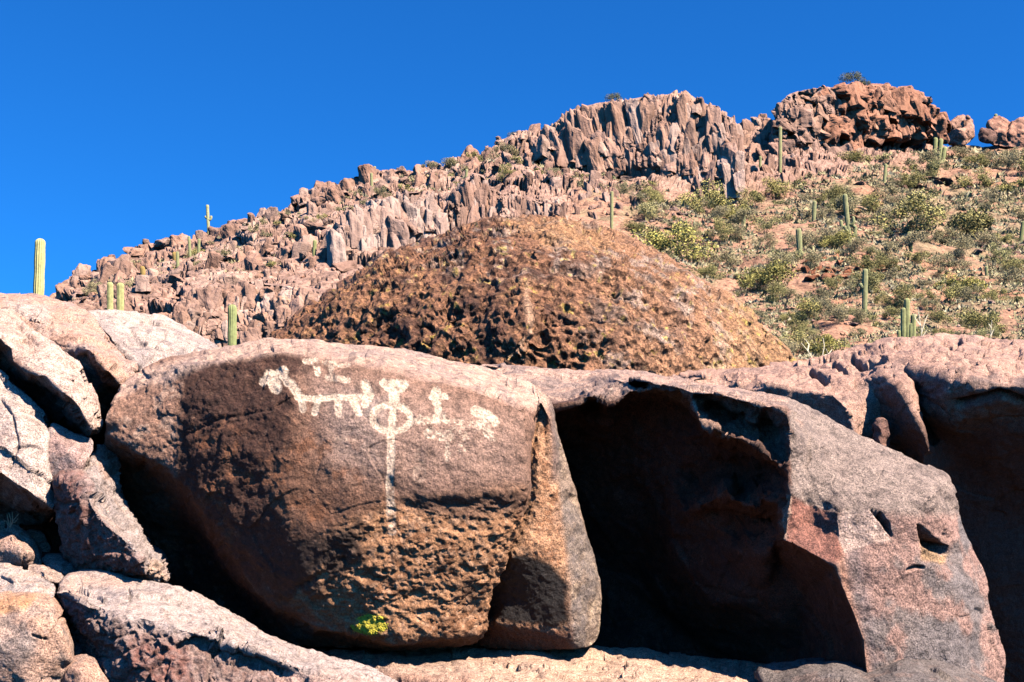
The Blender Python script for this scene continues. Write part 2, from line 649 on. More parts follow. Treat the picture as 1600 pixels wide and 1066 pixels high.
# the wide flat ground the hill stands on
gm = bpy.data.meshes.new('ground')
bm = bmesh.new()
bmesh.ops.create_circle(bm, cap_ends=True, radius=4500, segments=96)
bm.to_mesh(gm); bm.free()
mg, nt, b = new_mat('desert_soil')
tcn = nd(nt, 'ShaderNodeTexCoord')
cc = ramp(nt, noise(nt, tcn.outputs['Object'], 0.6, 10, 0.7), [(0.3, (.07, .055, .045)), (0.7, (.12, .095, .075))])  # soil kept dark so little sunlight bounces up onto the rocks
nt.links.new(cc, b.inputs['Base Color']); b.inputs['Roughness'].default_value = 0.95
gm.materials.append(mg)
ground = link(bpy.data.objects.new('ground', gm))
ground.location.z = -0.25
tag(ground, 'flat desert ground at the foot of the hill', None, None, 'structure')

# ================================================================== the near boulders
# ---- boulder with the petroglyphs
def Z4(x, y):
    return (400 + x / 3.331, 540 + y / 3.331)
def Z4s(pts):
    return [Z4(*p) for p in pts]

def stroke(px, py, pts, r):
    return 1 - smooth(r * 0.66, r * 1.14, seg_dist(px, py, Z4s(pts)) * 3.331)

def glyph_masks(px, py, P, gk=1.0):
    j1 = fbm(P * 55, 3, 71); j2 = fbm(P * 22, 2, 72)
    wx, wy = px + j2 * 1.2, py + j1 * 0.9
    grain = gk * (0.24 * fbm(P * 75, 2, 73) + 0.15 * j1 + .22 * fbm(P * 16, 3, 74))
    S = lambda pts, r: stroke(wx, wy, pts, r)
    mx = lambda *a: np.maximum.reduce(a)
    animal = mx(S([(30, 185), (90, 145), (145, 125)], 24), S([(70, 150), (95, 210)], 36), S([(125, 130), (160, 190)], 24), S([(175, 190), (225, 255)], 24),
                S([(215, 262), (300, 268), (400, 262), (500, 266), (580, 262)], 19), S([(568, 200), (592, 250), (572, 300)], 25),
                S([(235, 272), (240, 330)], 21), S([(325, 278), (302, 345)], 20), S([(425, 272), (432, 352)], 21), S([(508, 280), (538, 350)], 22)) + grain * 0.75
    small = 0.55 * mx(S([(255, 80), (310, 75), (322, 140)], 20), S([(330, 82), (480, 104)], 15), S([(392, 110), (402, 165)], 17), S([(372, 165), (480, 180)], 17)) + grain
    th = np.linspace(0, 2 * math.pi, 33)
    ring = mx(S([(708 + 100 * math.cos(t), 375 + 72 * math.sin(t)) for t in th], 20),
              S([(665, 195), (775, 198)], 24), S([(690, 215), (755, 215)], 28), S([(718, 230), (718, 300)], 30), S([(716, 320), (706, 440)], 20),
              S([(705, 440), (702, 600), (697, 720)], 22)) + grain * 0.55
    staff = 0.45 * S([(697, 720), (700, 850), (708, 970)], 26) + grain * 0.9
    ring = np.maximum(ring, staff)
    fig = mx(S([(938, 235), (945, 290)], 27), S([(948, 290), (952, 370)], 20), S([(920, 262), (985, 262)], 20),
             0.5 * S([(850, 385), (940, 385)], 34), 0.52 * S([(905, 455), (1000, 470)], 36), 0.55 * S([(965, 370), (1060, 405)], 30),
             0.55 * S([(1050, 425), (1190, 415)], 42), 0.45 * S([(1100, 460), (1075, 535)], 30), 0.42 * S([(1000, 480), (1002, 590)], 20),
             0.6 * S([(1190, 430), (1235, 480)], 26)) + grain * 2.0 - .05
    blob = mx(S([(1145, 335), (1215, 365)], 30), 0.75 * S([(1235, 375), (1250, 400)], 22)) + grain * 0.7
    faint = 0.62 * mx(S([(420, 487), (520, 492)], 12), S([(860, 560), (850, 680)], 40) * .7) + grain * .9
    out = (animal, small, ring, fig, blob, faint)
    if gk == 0:
        return out
    near = glyph_masks(px, py, P, 0.0)              # grain only roughens the strokes themselves
    return tuple(o * smooth(.04, .3, n) for o, n in zip(out, near))

A_out = [(175, 640, 6.56), (186, 610, 6.72), (205, 585, 6.9), (260, 556, 7.0), (340, 546, 7.0), (430, 532, 6.95), (520, 536, 6.95), (640, 552, 7.0), (745, 570, 7.0),
         (820, 590, 6.9), (846, 606, 6.8), (850, 640, 6.5), (836, 668, 6.42), (830, 699, 6.4), (834, 740, 6.4), (832, 776, 6.42), (818, 800, 6.42), (792, 873, 6.40), (771, 930, 6.34), (757, 960, 6.34),
         (762, 978, 6.34), (748, 1002, 6.4), (713, 1009, 6.42), (585, 1012, 6.46), (470, 1010, 6.6), (380, 1000, 6.9), (300, 965, 7.2), (235, 900, 7.2), (195, 800, 7.2), (172, 720, 6.95), (168, 675, 6.53)]
A_cre = [
    [(205, 600, 6.72), (270, 572, 6.62), (350, 558, 6.5), (440, 547, 6.42), (544, 568, 6.36), (640, 588, 6.33), (745, 606, 6.34), (803, 632, 6.34), (824, 668, 6.31), (822, 700, 6.26), (824, 740, 6.25), (822, 762, 6.24)],
    [(168, 675, 6.53), (215, 705, 6.47), (268, 737, 6.42), (325, 800, 6.33), (360, 850, 6.29), (385, 900, 6.27), (420, 945, 6.26), (500, 985, 6.2), (600, 998, 6.13), (700, 997, 6.17), (745, 990, 6.28)],
    [(285, 625, 6.5), (276, 680, 6.45), (268, 737, 6.42)],
    [(612, 786, 6.115), (640, 774, 6.12), (668, 779, 6.125), (705, 771, 6.14), (735, 777, 6.16), (765, 768, 6.18), (790, 771, 6.2), (822, 762, 6.24)],
    [(616, 800, 6.125), (642, 790, 6.145), (668, 794, 6.15), (706, 786, 6.17), (738, 789, 6.185), (768, 780, 6.205), (792, 784, 6.225), (822, 774, 6.26)],
    [(822, 772, 6.27), (800, 820, 6.24), (780, 880, 6.24), (758, 935, 6.26)],
]
A_in = [(330, 640, 6.36), (360, 700, 6.25), (450, 620, 6.24), (450, 720, 6.13), (450, 820, 6.12), (540, 640, 6.17), (540, 740, 6.09), (560, 850, 6.08), (620, 640, 6.19), (640, 700, 6.13), (620, 730, 6.09),
        (740, 660, 6.22), (740, 730, 6.17), (640, 850, 6.10), (720, 850, 6.14), (600, 930, 6.12), (700, 930, 6.17), (480, 900, 6.11), (430, 890, 6.17), (240, 660, 6.5), (220, 630, 6.58), (300, 850, 7.05), (335, 920, 7.05), (400, 975, 6.95), (250, 770, 6.95), (225, 730, 6.8), (335, 870, 6.75), (285, 790, 6.72),
        (600, 560, 6.7), (720, 582, 6.72), (480, 541, 6.65), (800, 600, 6.72)]

def rough_zone(px, py, P):
    n = fbm(P * 5, 3, 44)
    z = pmask(px + n * 18, py + n * 14, [(540, 830), (620, 790), (740, 782), (840, 772), (860, 820), (780, 1000), (560, 1010), (480, 960), (430, 930), (500, 880)], 22)
    return z

def A_disp(P, N, px, py):
    g = np.maximum.reduce(glyph_masks(px, py, P)[:4])
    z = rough_zone(px, py, P)
    d = base_disp(P, (0.025, 0.008, 0.0025), (2.0, 9.0, 38.0), 3)
    left = smooth(520, 330, px)
    d = d + (0.0085 * z + 0.007 * left + 0.002) * fbm(P * 26, 4, 8, gain=.6)
    d = d + .008 * z * fbm(P * np.array([9, 9, 16]), 3, 18, ridge=True)
    f1, f2, cid, v = worley(P * np.array([16, 16, 24]), 21)
    d = d + z * 0.010 * (cid - .5) - z * 0.008 * smooth(.38, .1, f1) * (cid > .55)
    d = d - 0.003 * smooth(.4, .7, g) + .008 * facet(P, 3.0, 5)
    d = d - 0.02 * np.exp(-(seg_dist(px, py, [(275, 690), (340, 655), (420, 640)]) / 3.0) ** 2) * 0.4
    d = d - 0.03 * np.exp(-(seg_dist(px, py, [(470, 918), (530, 880), (560, 845)]) / 6.0) ** 2) * 0.6
    d = d - 0.02 * np.exp(-(seg_dist(px, py, [(740, 607), (790, 615), (825, 645), (828, 690)]) / 3.0) ** 2)
    return d

def A_col(P, N, px, py, d):
    n1 = fbm(P * 3.2, 4, 51); n2 = fbm(P * 14, 4, 52); n3 = fbm(P * 45, 2, 53)
    c = flat(P, (.185, .10, .064))
    # greyer sheen in the middle, orange brown blotches, dark coat to the left
    c = mixa(c, (.315, .222, .182), pmask(px, py, [(470, 570), (640, 590), (830, 640), (830, 760), (640, 770), (520, 720)], 60) * 0.85)
    c = mixa(c, (.27, .235, .22), pmask(px, py, [(500, 610), (600, 620), (600, 740), (520, 720)], 30) * (0.35 + .5 * smooth(0, .5, n2)))
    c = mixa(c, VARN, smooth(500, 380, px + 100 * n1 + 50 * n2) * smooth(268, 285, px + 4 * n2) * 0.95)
    c = mixa(c, (.22, .095, .045), smooth(0.05, 0.5, n2 + .3 * n1) * smooth(640, 520, px) * smooth(640, 700, py) * 0.6)
    c = mixa(c, (.28, .24, .21), smooth(0.15, .55, n1 + .5 * n2) * smooth(860, 930, py) * smooth(560, 470, px) * 0.6)
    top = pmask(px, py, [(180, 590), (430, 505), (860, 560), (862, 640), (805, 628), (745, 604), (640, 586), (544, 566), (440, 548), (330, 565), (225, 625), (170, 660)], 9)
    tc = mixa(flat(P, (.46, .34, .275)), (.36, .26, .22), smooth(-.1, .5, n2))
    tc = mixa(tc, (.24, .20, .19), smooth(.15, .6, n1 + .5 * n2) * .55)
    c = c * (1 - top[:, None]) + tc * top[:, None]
    lf = pmask(px, py, [(160, 640), (225, 600), (290, 600), (283, 640), (272, 740), (160, 690)], 10)
    c = c * (1 - lf[:, None]) + mixa(flat(P, (.27, .165, .12)), (.38, .27, .21), smooth(.0, .5, n2 + n3 * .4)) * lf[:, None]
    z = rough_zone(px, py, P)
    rc = mixa(flat(P, (.35, .195, .105)), (.20, .10, .05), smooth(.0, .5, n2))
    rc = mixa(rc, (.48, .31, .20), smooth(.15, .6, n3 + .4 * n2) * .6)
    c = c * (1 - z[:, None]) + rc * z[:, None]
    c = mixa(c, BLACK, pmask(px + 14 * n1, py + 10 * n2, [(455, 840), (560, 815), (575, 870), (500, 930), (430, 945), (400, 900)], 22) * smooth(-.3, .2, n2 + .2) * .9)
    c = mixa(c, (.10, .06, .045), pmask(px + 8 * n2, py + 6 * n1, [(640, 776), (740, 772), (825, 765), (825, 800), (740, 812), (640, 800)], 10) * .75)  # shade beneath the ledge step, painted as a dark band
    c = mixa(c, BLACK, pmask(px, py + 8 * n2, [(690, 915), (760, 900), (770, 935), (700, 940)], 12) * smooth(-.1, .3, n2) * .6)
    ms = glyph_masks(px, py, P)
    g = np.maximum.reduce([ms[0], ms[1] * .95, ms[2], ms[3] * .97, ms[4]])
    c = mixa(c, (.60, .50, .40), smooth(.1, .66, g) * .95)
    c = mixa(c, (.45, .34, .27), smooth(.25, .7, ms[5]) * .8)
    c = mixa(c, (.56, .46, .05), pmask(px + 8 * n2, py + 6 * n3, [(552, 968), (572, 960), (604, 966), (606, 984), (585, 990), (556, 986)], 5) * smooth(-.3, .2, n3 + .3 * n2) * .9)
    # loose pale flecks
    c = mixa(c, (.30, .19, .135), smooth(.6, .85, n3 + .25 * n2) * (1 - top) * .3)
    return c

def A_split(px, py, P, front):
    an, sm, ri, fi, bl, fa = glyph_masks(px, py, P, 0.0)
    t = .42
    return [('petroglyph_animal', (an > t) & front, 'pale pecked four-legged animal figure left of the ring'),
            ('petroglyph_ring', (ri > t - .12) & front, 'pale pecked ring with a crest above and long staff below'),
            ('petroglyph_figure', ((fi > t - .05) | (bl > t)) & front, 'speckled pale pecked figures right of the ring'),
            ('petroglyph_marks', (sm > t - .1) & front, 'faint pecked marks above the animal figure')]

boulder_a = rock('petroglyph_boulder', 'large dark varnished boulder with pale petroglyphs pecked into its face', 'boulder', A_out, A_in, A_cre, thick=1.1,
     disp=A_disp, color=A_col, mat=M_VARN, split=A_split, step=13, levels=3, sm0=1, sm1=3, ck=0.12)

# lichen crust on its face
def lichen(parent, cx, cy, rx, ry, dep, n, col, name='lichen'):
    Vs, Ts = [], []
    r = np.random.default_rng(5)
    for k in range(n):
        a = r.random() * 2 * math.pi; q = r.random() ** .6
        x, y = cx + rx * q * math.cos(a), cy + ry * q * math.sin(a)
        if fbm(np.array([[x * .09, y * .09, 0]]), 3, 4)[0] < -0.3: continue
        ctr = unproj(x, y, dep(x, y)) + np.array([0, -.002, 0])
        s = (0.004 + 0.007 * r.random()) * (1.1 - .4 * q)
        b0 = len(Vs)
        m = 7
        Vs.append(ctr + np.array([0, -0.0015 - .0015 * r.random(), 0]))
        for i in range(m):
            t = 2 * math.pi * i / m
            w = s * (0.6 + .8 * r.random())
            Vs.append(ctr + np.array([w * math.cos(t), 0.003 * r.random(), w * math.sin(t)]))
        for i in range(m):
            Ts.append((b0, b0 + 1 + (i + 1) % m, b0 + 1 + i))
    V = np.array(Vs) - np.array(parent.location)
    me = make_mesh(name, V, np.array(Ts), False)
    m, nt, b = new_mat('lichen_' + name)
    tcn = nd(nt, 'ShaderNodeTexCoord')
    nt.links.new(ramp(nt, noise(nt, tcn.outputs['Object'], 90, 4), [(.3, tuple(c * .6 for c in col)), (.7, col)]), b.inputs['Base Color'])
    b.inputs['Roughness'].default_value = 0.95
    me.materials.append(m)
    o = link(bpy.data.objects.new(name, me)); o.parent = parent
    o['label'] = 'yellow green lichen patch low on the boulder face'; o['kind'] = 'stuff'
    return o

def surf_depth(ob):
    me = ob.data
    co = np.empty(len(me.vertices) * 3, np.float32); me.vertices.foreach_get('co', co)
    co = co.reshape(-1, 3) + np.array(ob.location)
    y, z = co[:, 1], co[:, 2] - CAMZ
    d = y * CP + z * SP
    v = -y * SP + z * CP
    px, py = 800 + co[:, 0] / d * FPX, 533 - v / d * FPX
    near = (d < d.min() + .8) & (px > 540) & (px < 620) & (py > 950) & (py < 1000)
    px, py, d = px[near], py[near], d[near]
    def f(x, yy):
        k = np.argsort((px - x) ** 2 + (py - yy) ** 2)[:6]
        return float(np.median(d[k]))
    return f
lichen(boulder_a, 578, 976, 29, 15, surf_depth(boulder_a), 900, (.62, .50, .045))

# ---- slab leaning against its right side
B_out = [(760, 640, 6.95), (800, 612, 6.9), (835, 606, 6.85), (856, 612, 6.8), (866, 636, 6.78), (878, 690, 6.78), (896, 750, 6.8), (910, 810, 6.82), (926, 870, 6.8), (938, 905, 6.78), (938, 950, 6.76), (934, 1006, 6.74),
         (925, 1011, 6.6), (890, 1013, 6.52), (840, 1014, 6.6), (770, 1012, 6.7), (700, 1000, 6.9), (700, 800, 7.0)]
B_cre = [[(845, 625, 6.66), (862, 660, 6.60), (872, 760, 6.55), (884, 870, 6.50), (888, 940, 6.46), (893, 1000, 6.48)],
         [(800, 872, 6.42), (820, 868, 6.44), (858, 880, 6.46), (884, 905, 6.49)],
         [(775, 972, 6.52), (840, 985, 6.50), (893, 1000, 6.48)]]
B_in = [(840, 720, 6.50), (836, 800, 6.46), (830, 850, 6.43), (800, 930, 6.52), (840, 940, 6.49), (912, 900, 6.56), (905, 820, 6.60), (895, 760, 6.62), (875, 690, 6.64), (916, 970, 6.56)]
def B_disp(P, N, px, py):
    d = base_disp(P, (0.012, 0.006, 0.003), (2.5, 10, 40), 9)
    d = d + .004 * smooth(880, 860, px) * fbm(P * 26, 3, 5, ridge=True)
    return d - 0.012 * np.exp(-(seg_dist(px, py, [(848, 640), (852, 700), (846, 745)]) / 5.0) ** 2)
def B_col(P, N, px, py, d):
    n1 = fbm(P * 4, 4, 61); n2 = fbm(P * 16, 4, 62); n3 = fbm(P * 50, 2, 63)
    c = mixa(flat(P, (.43, .25, .145)), (.33, .17, .09), smooth(-.1, .5, n2))
    c = mixa(c, (.50, .33, .22), smooth(.2, .6, n3) * .5)
    top = smooth(665, 625, py + 12 * n1)
    c = mixa(c, (.46, .34, .27), top)
    R = smooth(-6, 6, px - np.interp(py, [600, 660, 760, 870, 1010], [858, 864, 874, 886, 893]) + 4 * n1)
    g = mixa(flat(P, (.24, .19, .155)), (.44, .35, .26), smooth(.05, .5, n2 + .5 * n3))
    g = mixa(g, (.13, .12, .125), smooth(.1, .5, n1 + .3 * n2) * .7)
    c = c * (1 - R[:, None]) + g * R[:, None]
    st = np.exp(-((px - np.interp(py, [600, 1000], [862, 880])) / 7) ** 2) * smooth(860, 760, py)
    c = mixa(c, (.16, .12, .11), st * smooth(-.3, .2, n1) * .8)
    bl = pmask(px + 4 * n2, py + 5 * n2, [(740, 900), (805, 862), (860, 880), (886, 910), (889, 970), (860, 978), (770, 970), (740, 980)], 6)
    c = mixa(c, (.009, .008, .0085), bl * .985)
    return mixa(c, (.19, .085, .05), pmask(px, py, [(740, 975), (860, 982), (892, 985), (892, 1020), (740, 1020)], 8) * .8)
rock('rock_slab', 'tan and grey upright slab with black lower patch beside the petroglyph boulder', 'rock', B_out, B_in, B_cre, thick=.7,
     disp=B_disp, color=B_col, mat=M_NEAR, step=12, levels=3, sm0=1, sm1=3, ck=0.1)

# ---- angular boulder with the dark hollow
C_out = [(735, 572, 7.7), (780, 570, 7.9), (840, 575, 7.9), (939, 579, 7.9), (1013, 584, 7.8), (1077, 594, 7.6), (1156, 607, 7.3), (1225, 619, 7.1), (1260, 634, 7.0), (1324, 673, 6.85), (1383, 700, 6.75), (1432, 720, 6.7),
         (1487, 745, 6.66), (1496, 767, 6.6), (1501, 807, 6.55), (1524, 866, 6.5), (1541, 905, 6.48), (1543, 935, 6.45), (1556, 994, 6.4), (1570, 1034, 6.35), (1572, 1090, 6.3), (1480, 1120, 6.1), (1360, 1100, 5.95), (1300, 1080, 6.5), (1100, 1060, 8.0),
         (900, 1050, 8.2), (760, 1000, 8.3), (735, 800, 8.3), (735, 640, 7.9)]
C_cre = [
    # lip of the top ledge over the hollow
    [(800, 626, 7.0), (865, 638, 6.95), (900, 632, 6.95), (925, 618, 6.98), (948, 636, 6.93), (963, 630, 6.93), (985, 612, 6.95), (1028, 609, 6.84), (1060, 614, 6.76), (1082, 629, 6.68), (1090, 650, 6.62), (1102, 668, 6.56), (1120, 672, 6.52), (1136, 683, 6.48), (1160, 686, 6.46), (1186, 698, 6.4), (1205, 718, 6.38), (1230, 730, 6.33)],
    [(865, 646, 7.35), (900, 642, 7.45), (925, 630, 7.5), (948, 650, 7.35), (985, 625, 7.45), (1028, 620, 7.3), (1075, 640, 7.2), (1098, 680, 7.1), (1136, 697, 7.0), (1186, 716, 6.8), (1226, 745, 6.55)],
    [(960, 592, 7.1), (1000, 592, 6.92), (1050, 602, 6.76), (1085, 612, 6.66), (1120, 614, 6.58), (1180, 630, 6.46), (1220, 641, 6.38), (1231, 650, 6.37)],
    # centre edge
    [(1225, 622, 6.95), (1231, 650, 6.37), (1235, 703, 6.33), (1230, 730, 6.33), (1236, 772, 6.22), (1226, 843, 6.17), (1269, 866, 6.09), (1306, 885, 6.03), (1315, 915, 6.02), (1334, 960, 5.98), (1348, 1000, 5.95), (1360, 1095, 5.92)],
    [(1232, 772, 6.30), (1218, 838, 6.36), (1205, 856, 6.5)],
    # lower lit crest inside the hollow
    [(1070, 800, 7.1), (1100, 788, 6.85), (1118, 780, 6.75), (1136, 764, 6.64), (1148, 782, 6.62), (1176, 792, 6.52), (1190, 766, 6.52), (1200, 784, 6.42), (1215, 790, 6.4), (1232, 772, 6.30)],
    [(1100, 802, 7.0), (1140, 794, 6.9), (1176, 808, 6.85), (1205, 812, 6.75)],
    # facet left of the pale patch
    [(1236, 772, 6.22), (1262, 786, 6.27), (1290, 795, 6.22), (1307, 802, 6.14), (1312, 850, 6.10), (1318, 868, 6.06), (1306, 885, 6.03)],
    # upper grey facet boundary
    [(1307, 802, 6.14), (1360, 800, 6.12), (1430, 798, 6.14), (1458, 775, 6.2), (1487, 745, 6.66)],
]
C_in = [(800, 598, 7.5), (900, 603, 7.5), (1000, 597, 7.4), (1110, 636, 6.95), (1150, 650, 6.88), (1200, 676, 6.7), (1216, 700, 6.6), (1132, 664, 6.8), (1172, 682, 6.68),
        (840, 700, 8.1), (900, 700, 7.8), (960, 690, 7.6), (900, 850, 8.2), (1000, 800, 7.7), (1040, 720, 7.35), (1000, 930, 8.1), (1150, 730, 7.15), (1190, 745, 6.9), (1090, 750, 7.35), (1150, 770, 7.0),
        (1120, 860, 7.0), (1210, 860, 6.72), (1200, 940, 6.8), (1120, 940, 7.05), (1060, 870, 7.3), (1260, 930, 6.7), (1290, 1000, 6.6), (1250, 1010, 6.95), (1100, 1020, 7.8),
        (1270, 820, 6.24), (1280, 700, 6.48), (1300, 750, 6.33), (1380, 740, 6.40), (1420, 770, 6.24), (1440, 740, 6.48), (1360, 860, 6.06), (1400, 900, 6.04), (1450, 860, 6.12), (1490, 830, 6.3), (1500, 930, 6.22), (1400, 1000, 5.99), (1480, 1020, 6.08), (1520, 1060, 6.15)]
def C_disp(P, N, px, py):
    d = base_disp(P, (0.02, 0.010, 0.003), (2.2, 9, 40), 19)
    hol = smooth(1250, 1200, px) * smooth(600, 640, py)
    f1, f2, cid, v = worley(P * 4.5, 77)
    d = d + hol * (0.03 * (cid - .5) - 0.006 * (1 - smooth(0, .15, f2 - f1)))
    d = d + 0.012 * smooth(640, 600, py) * fbm(P * 5, 3, 12) + .014 * facet(P, 2.6, 15)
    jg = pmask(px, py, [(900, 600), (1060, 600), (1240, 640), (1240, 860), (1060, 830), (880, 680)], 20)
    d = d + jg * (.028 * facet(P, 5.5, 35) + .018 * fbm(P * 16, 3, 36))
    # dips in the fold above the hollow
    for x, y, r, k in ((1195, 662, 14, .03), (1160, 665, 12, .02)):
        d = d - k * np.exp(-(((px - x) / r) ** 2 + ((py - y) / (r * 1.5)) ** 2))
    # two broken notches in the lit face
    n = 3 * fbm(P * 12, 2, 5)
    d = d - 0.13 * pmask(px + n, py + n, [(1362, 798), (1376, 803), (1382, 812), (1390, 820), (1394, 838), (1383, 826)], 2.5)
    d = d - 0.16 * pmask(px + n, py + n, [(1436, 822), (1446, 826), (1468, 845), (1486, 856), (1484, 864), (1460, 862), (1446, 852)], 3)
    d = d - 0.015 * pmask(px, py, [(1440, 770), (1490, 750), (1500, 900), (1440, 870)], 14) * (1 + fbm(P * 14, 3, 3))
    d = d - 0.03 * np.exp(-(seg_dist(px, py, [(1418, 890), (1430, 886), (1442, 887)]) / 2.5) ** 2)
    return d
def C_col(P, N, px, py, d):
    n1 = fbm(P * 4, 4, 81); n2 = fbm(P * 15, 4, 82); n3 = fbm(P * 60, 2, 83)
    c = mixa(flat(P, (.115, .056, .038)), (.07, .035, .026), smooth(-.1, .4, n1))  # hollow and left facet: shade deepened by a darker base colour
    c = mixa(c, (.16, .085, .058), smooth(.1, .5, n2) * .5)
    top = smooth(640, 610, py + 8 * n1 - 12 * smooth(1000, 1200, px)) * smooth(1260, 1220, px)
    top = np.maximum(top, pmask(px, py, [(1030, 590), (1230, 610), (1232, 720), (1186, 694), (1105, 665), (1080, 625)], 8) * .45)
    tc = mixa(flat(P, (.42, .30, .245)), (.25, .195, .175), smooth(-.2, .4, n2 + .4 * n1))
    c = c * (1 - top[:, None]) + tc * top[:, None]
    rt = smooth(-3, 5, px - np.interp(py, [600, 640, 700, 772, 843, 866, 885, 915, 960, 1000, 1095], [1222, 1230, 1234, 1235, 1227, 1268, 1304, 1313, 1331, 1345, 1357]) + 3 * n2)
    g = mixa(flat(P, (.26, .215, .19)), (.19, .155, .138), smooth(-.1, .4, n2))
    g = mixa(g, (.32, .225, .18), smooth(.1, .5, n1 + .5 * n2) * smooth(1330, 1240, px))
    low = smooth(795, 815, py + 4 * n2)
    lc = mixa(flat(P, (.31, .205, .175)), (.21, .18, .17), smooth(-.1, .3, n1 + .3 * n2))
    lc = mixa(lc, (.16, .15, .155), smooth(.0, .5, n1) * smooth(1400, 1520, px + 60 * n1) * .8)
    lc = mixa(lc, (.17, .155, .16), np.exp(-((px - np.interp(py, [880, 1030], [1335, 1368])) / 14) ** 2) * .6)
    lc = mixa(lc, (.40, .22, .15), np.exp(-((px - np.interp(py, [880, 1030], [1312, 1350])) / 8) ** 2) * .8)
    g = g * (1 - low[:, None]) + lc * low[:, None]
    c = c * (1 - rt[:, None]) + g * rt[:, None]
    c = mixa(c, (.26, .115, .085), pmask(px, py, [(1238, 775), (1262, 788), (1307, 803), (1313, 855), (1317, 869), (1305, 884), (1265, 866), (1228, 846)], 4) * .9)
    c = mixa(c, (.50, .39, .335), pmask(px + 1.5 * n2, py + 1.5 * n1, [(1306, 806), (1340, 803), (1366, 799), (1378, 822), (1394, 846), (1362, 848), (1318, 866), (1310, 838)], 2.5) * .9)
    c = mixa(c, (.40, .27, .14), pmask(px + 3 * n2, py, [(1437, 820), (1470, 866), (1490, 866), (1478, 880), (1440, 876)], 4) * .8)
    c = mixa(c, (.46, .33, .25), np.exp(-(seg_dist(px, py, [(1082, 629), (1102, 668), (1136, 683)]) / 4) ** 2) * .7)  # sunlit ridge edge painted in as a pale line
    c = mixa(c, (.48, .34, .25), pmask(px, py, [(1232, 772), (1238, 776), (1227, 843), (1222, 820)], 2) * .9)  # sunlit sliver painted pale
    return c
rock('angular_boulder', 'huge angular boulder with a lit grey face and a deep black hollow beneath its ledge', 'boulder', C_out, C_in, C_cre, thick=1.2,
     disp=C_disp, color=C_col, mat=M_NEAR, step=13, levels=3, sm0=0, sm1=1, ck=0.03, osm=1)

# ---- long rock mass behind on the right, undercut below its rounded brow
D_out = [(1020, 600, 10.2), (1100, 583, 10.6), (1170, 574, 10.8), (1245, 566, 11.0), (1300, 552, 11.2), (1350, 540, 11.4), (1400, 531, 11.5), (1450, 527, 11.6), (1500, 523, 11.6), (1535, 527, 11.6), (1560, 534, 11.6), (1600, 530, 11.6), (1700, 526, 11.6),
         (1850, 530, 11.4), (1850, 1150, 10.0), (1500, 1150, 10.2), (1250, 1000, 10.6), (1100, 760, 10.8), (1020, 660, 10.6)]
D_cre = [
    [(1200, 604, 9.5), (1260, 608, 9.35), (1300, 616, 9.2), (1325, 640, 9.05), (1335, 680, 9.0)],
    [(1385, 592, 9.2), (1410, 606, 8.98), (1425, 640, 8.9), (1445, 680, 8.86), (1452, 705, 8.9), (1440, 725, 9.0)],
    [(1372, 612, 9.45), (1376, 640, 9.4), (1374, 700, 9.35)],
    [(1416, 588, 9.7), (1430, 620, 9.55), (1446, 655, 9.5), (1462, 690, 9.5)],
    [(1425, 585, 9.35), (1500, 598, 8.9), (1560, 604, 8.75), (1620, 606, 8.7), (1850, 610, 8.6)],
    [(1432, 640, 9.3), (1500, 650, 9.1), (1560, 645, 9.05), (1620, 648, 9.0), (1850, 655, 9.0)],
    [(1250, 585, 10.2), (1330, 580, 10.0), (1385, 566, 9.9), (1440, 562, 9.7), (1520, 566, 9.5), (1600, 570, 9.4), (1850, 575, 9.3)],
]
D_in = [(1150, 595, 10.0), (1350, 600, 9.55), (1352, 660, 9.2), (1480, 575, 9.7), (1480, 800, 9.7), (1560, 800, 9.7), (1700, 800, 9.7), (1600, 1000, 9.9), (1480, 545, 10.8), (1600, 550, 10.6), (1330, 700, 9.3), (1400, 720, 9.5), (1400, 800, 9.8)]
def D_disp(P, N, px, py):
    d = base_disp(P, (0.05, 0.015, 0.006), (1.2, 5, 22), 29) + .03 * facet(P, 1.6, 25)
    up = smooth(640, 600, py)
    f1, f2, cid, v = worley(P * np.array([2.2, 2.2, 4.0]), 33)
    d = d + up * (0.03 * (cid - .5) - 0.01 * (1 - smooth(0, .12, f2 - f1)))
    d = d + up * .025 * fbm(P * np.array([3, 3, 9]), 3, 41, ridge=True)
    for ch in ([(1330, 560), (1345, 575), (1380, 572)], [(1470, 540), (1490, 545), (1498, 535)], [(1416, 588), (1432, 625), (1460, 690)], [(1300, 566), (1318, 585)], [(1265, 580), (1290, 598)], [(1500, 624), (1560, 612), (1600, 622)]):
        d = d - 0.14 * np.exp(-(seg_dist(px, py, ch) / 4.0) ** 2)
    return d
def D_col(P, N, px, py, d):
    n1 = fbm(P * 2, 4, 91); n2 = fbm(P * 8, 4, 92)
    c = mixa(flat(P, (.40, .265, .21)), (.28, .195, .165), smooth(0, .5, n2))
    c = mixa(c, (.47, .33, .26), smooth(.1, .5, n1) * .6)
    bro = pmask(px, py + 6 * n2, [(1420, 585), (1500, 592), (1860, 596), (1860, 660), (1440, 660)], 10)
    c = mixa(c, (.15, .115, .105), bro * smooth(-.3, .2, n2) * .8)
    c = mixa(c, (.075, .04, .03), smooth(630, 680, py + 10 * n1) * smooth(1380, 1460, px) * .95)  # shade of the undercut wall painted in near black
    c = mixa(c, (.15, .085, .062), pmask(px, py, [(1374, 605), (1405, 600), (1445, 690), (1430, 740), (1374, 740)], 6) * .8)
    return c
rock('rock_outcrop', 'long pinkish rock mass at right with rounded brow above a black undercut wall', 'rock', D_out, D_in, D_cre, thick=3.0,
     disp=D_disp, color=D_col, mat=M_NEAR, step=14, levels=3, sm0=1, sm1=2, ck=0.15, shrink=.9)
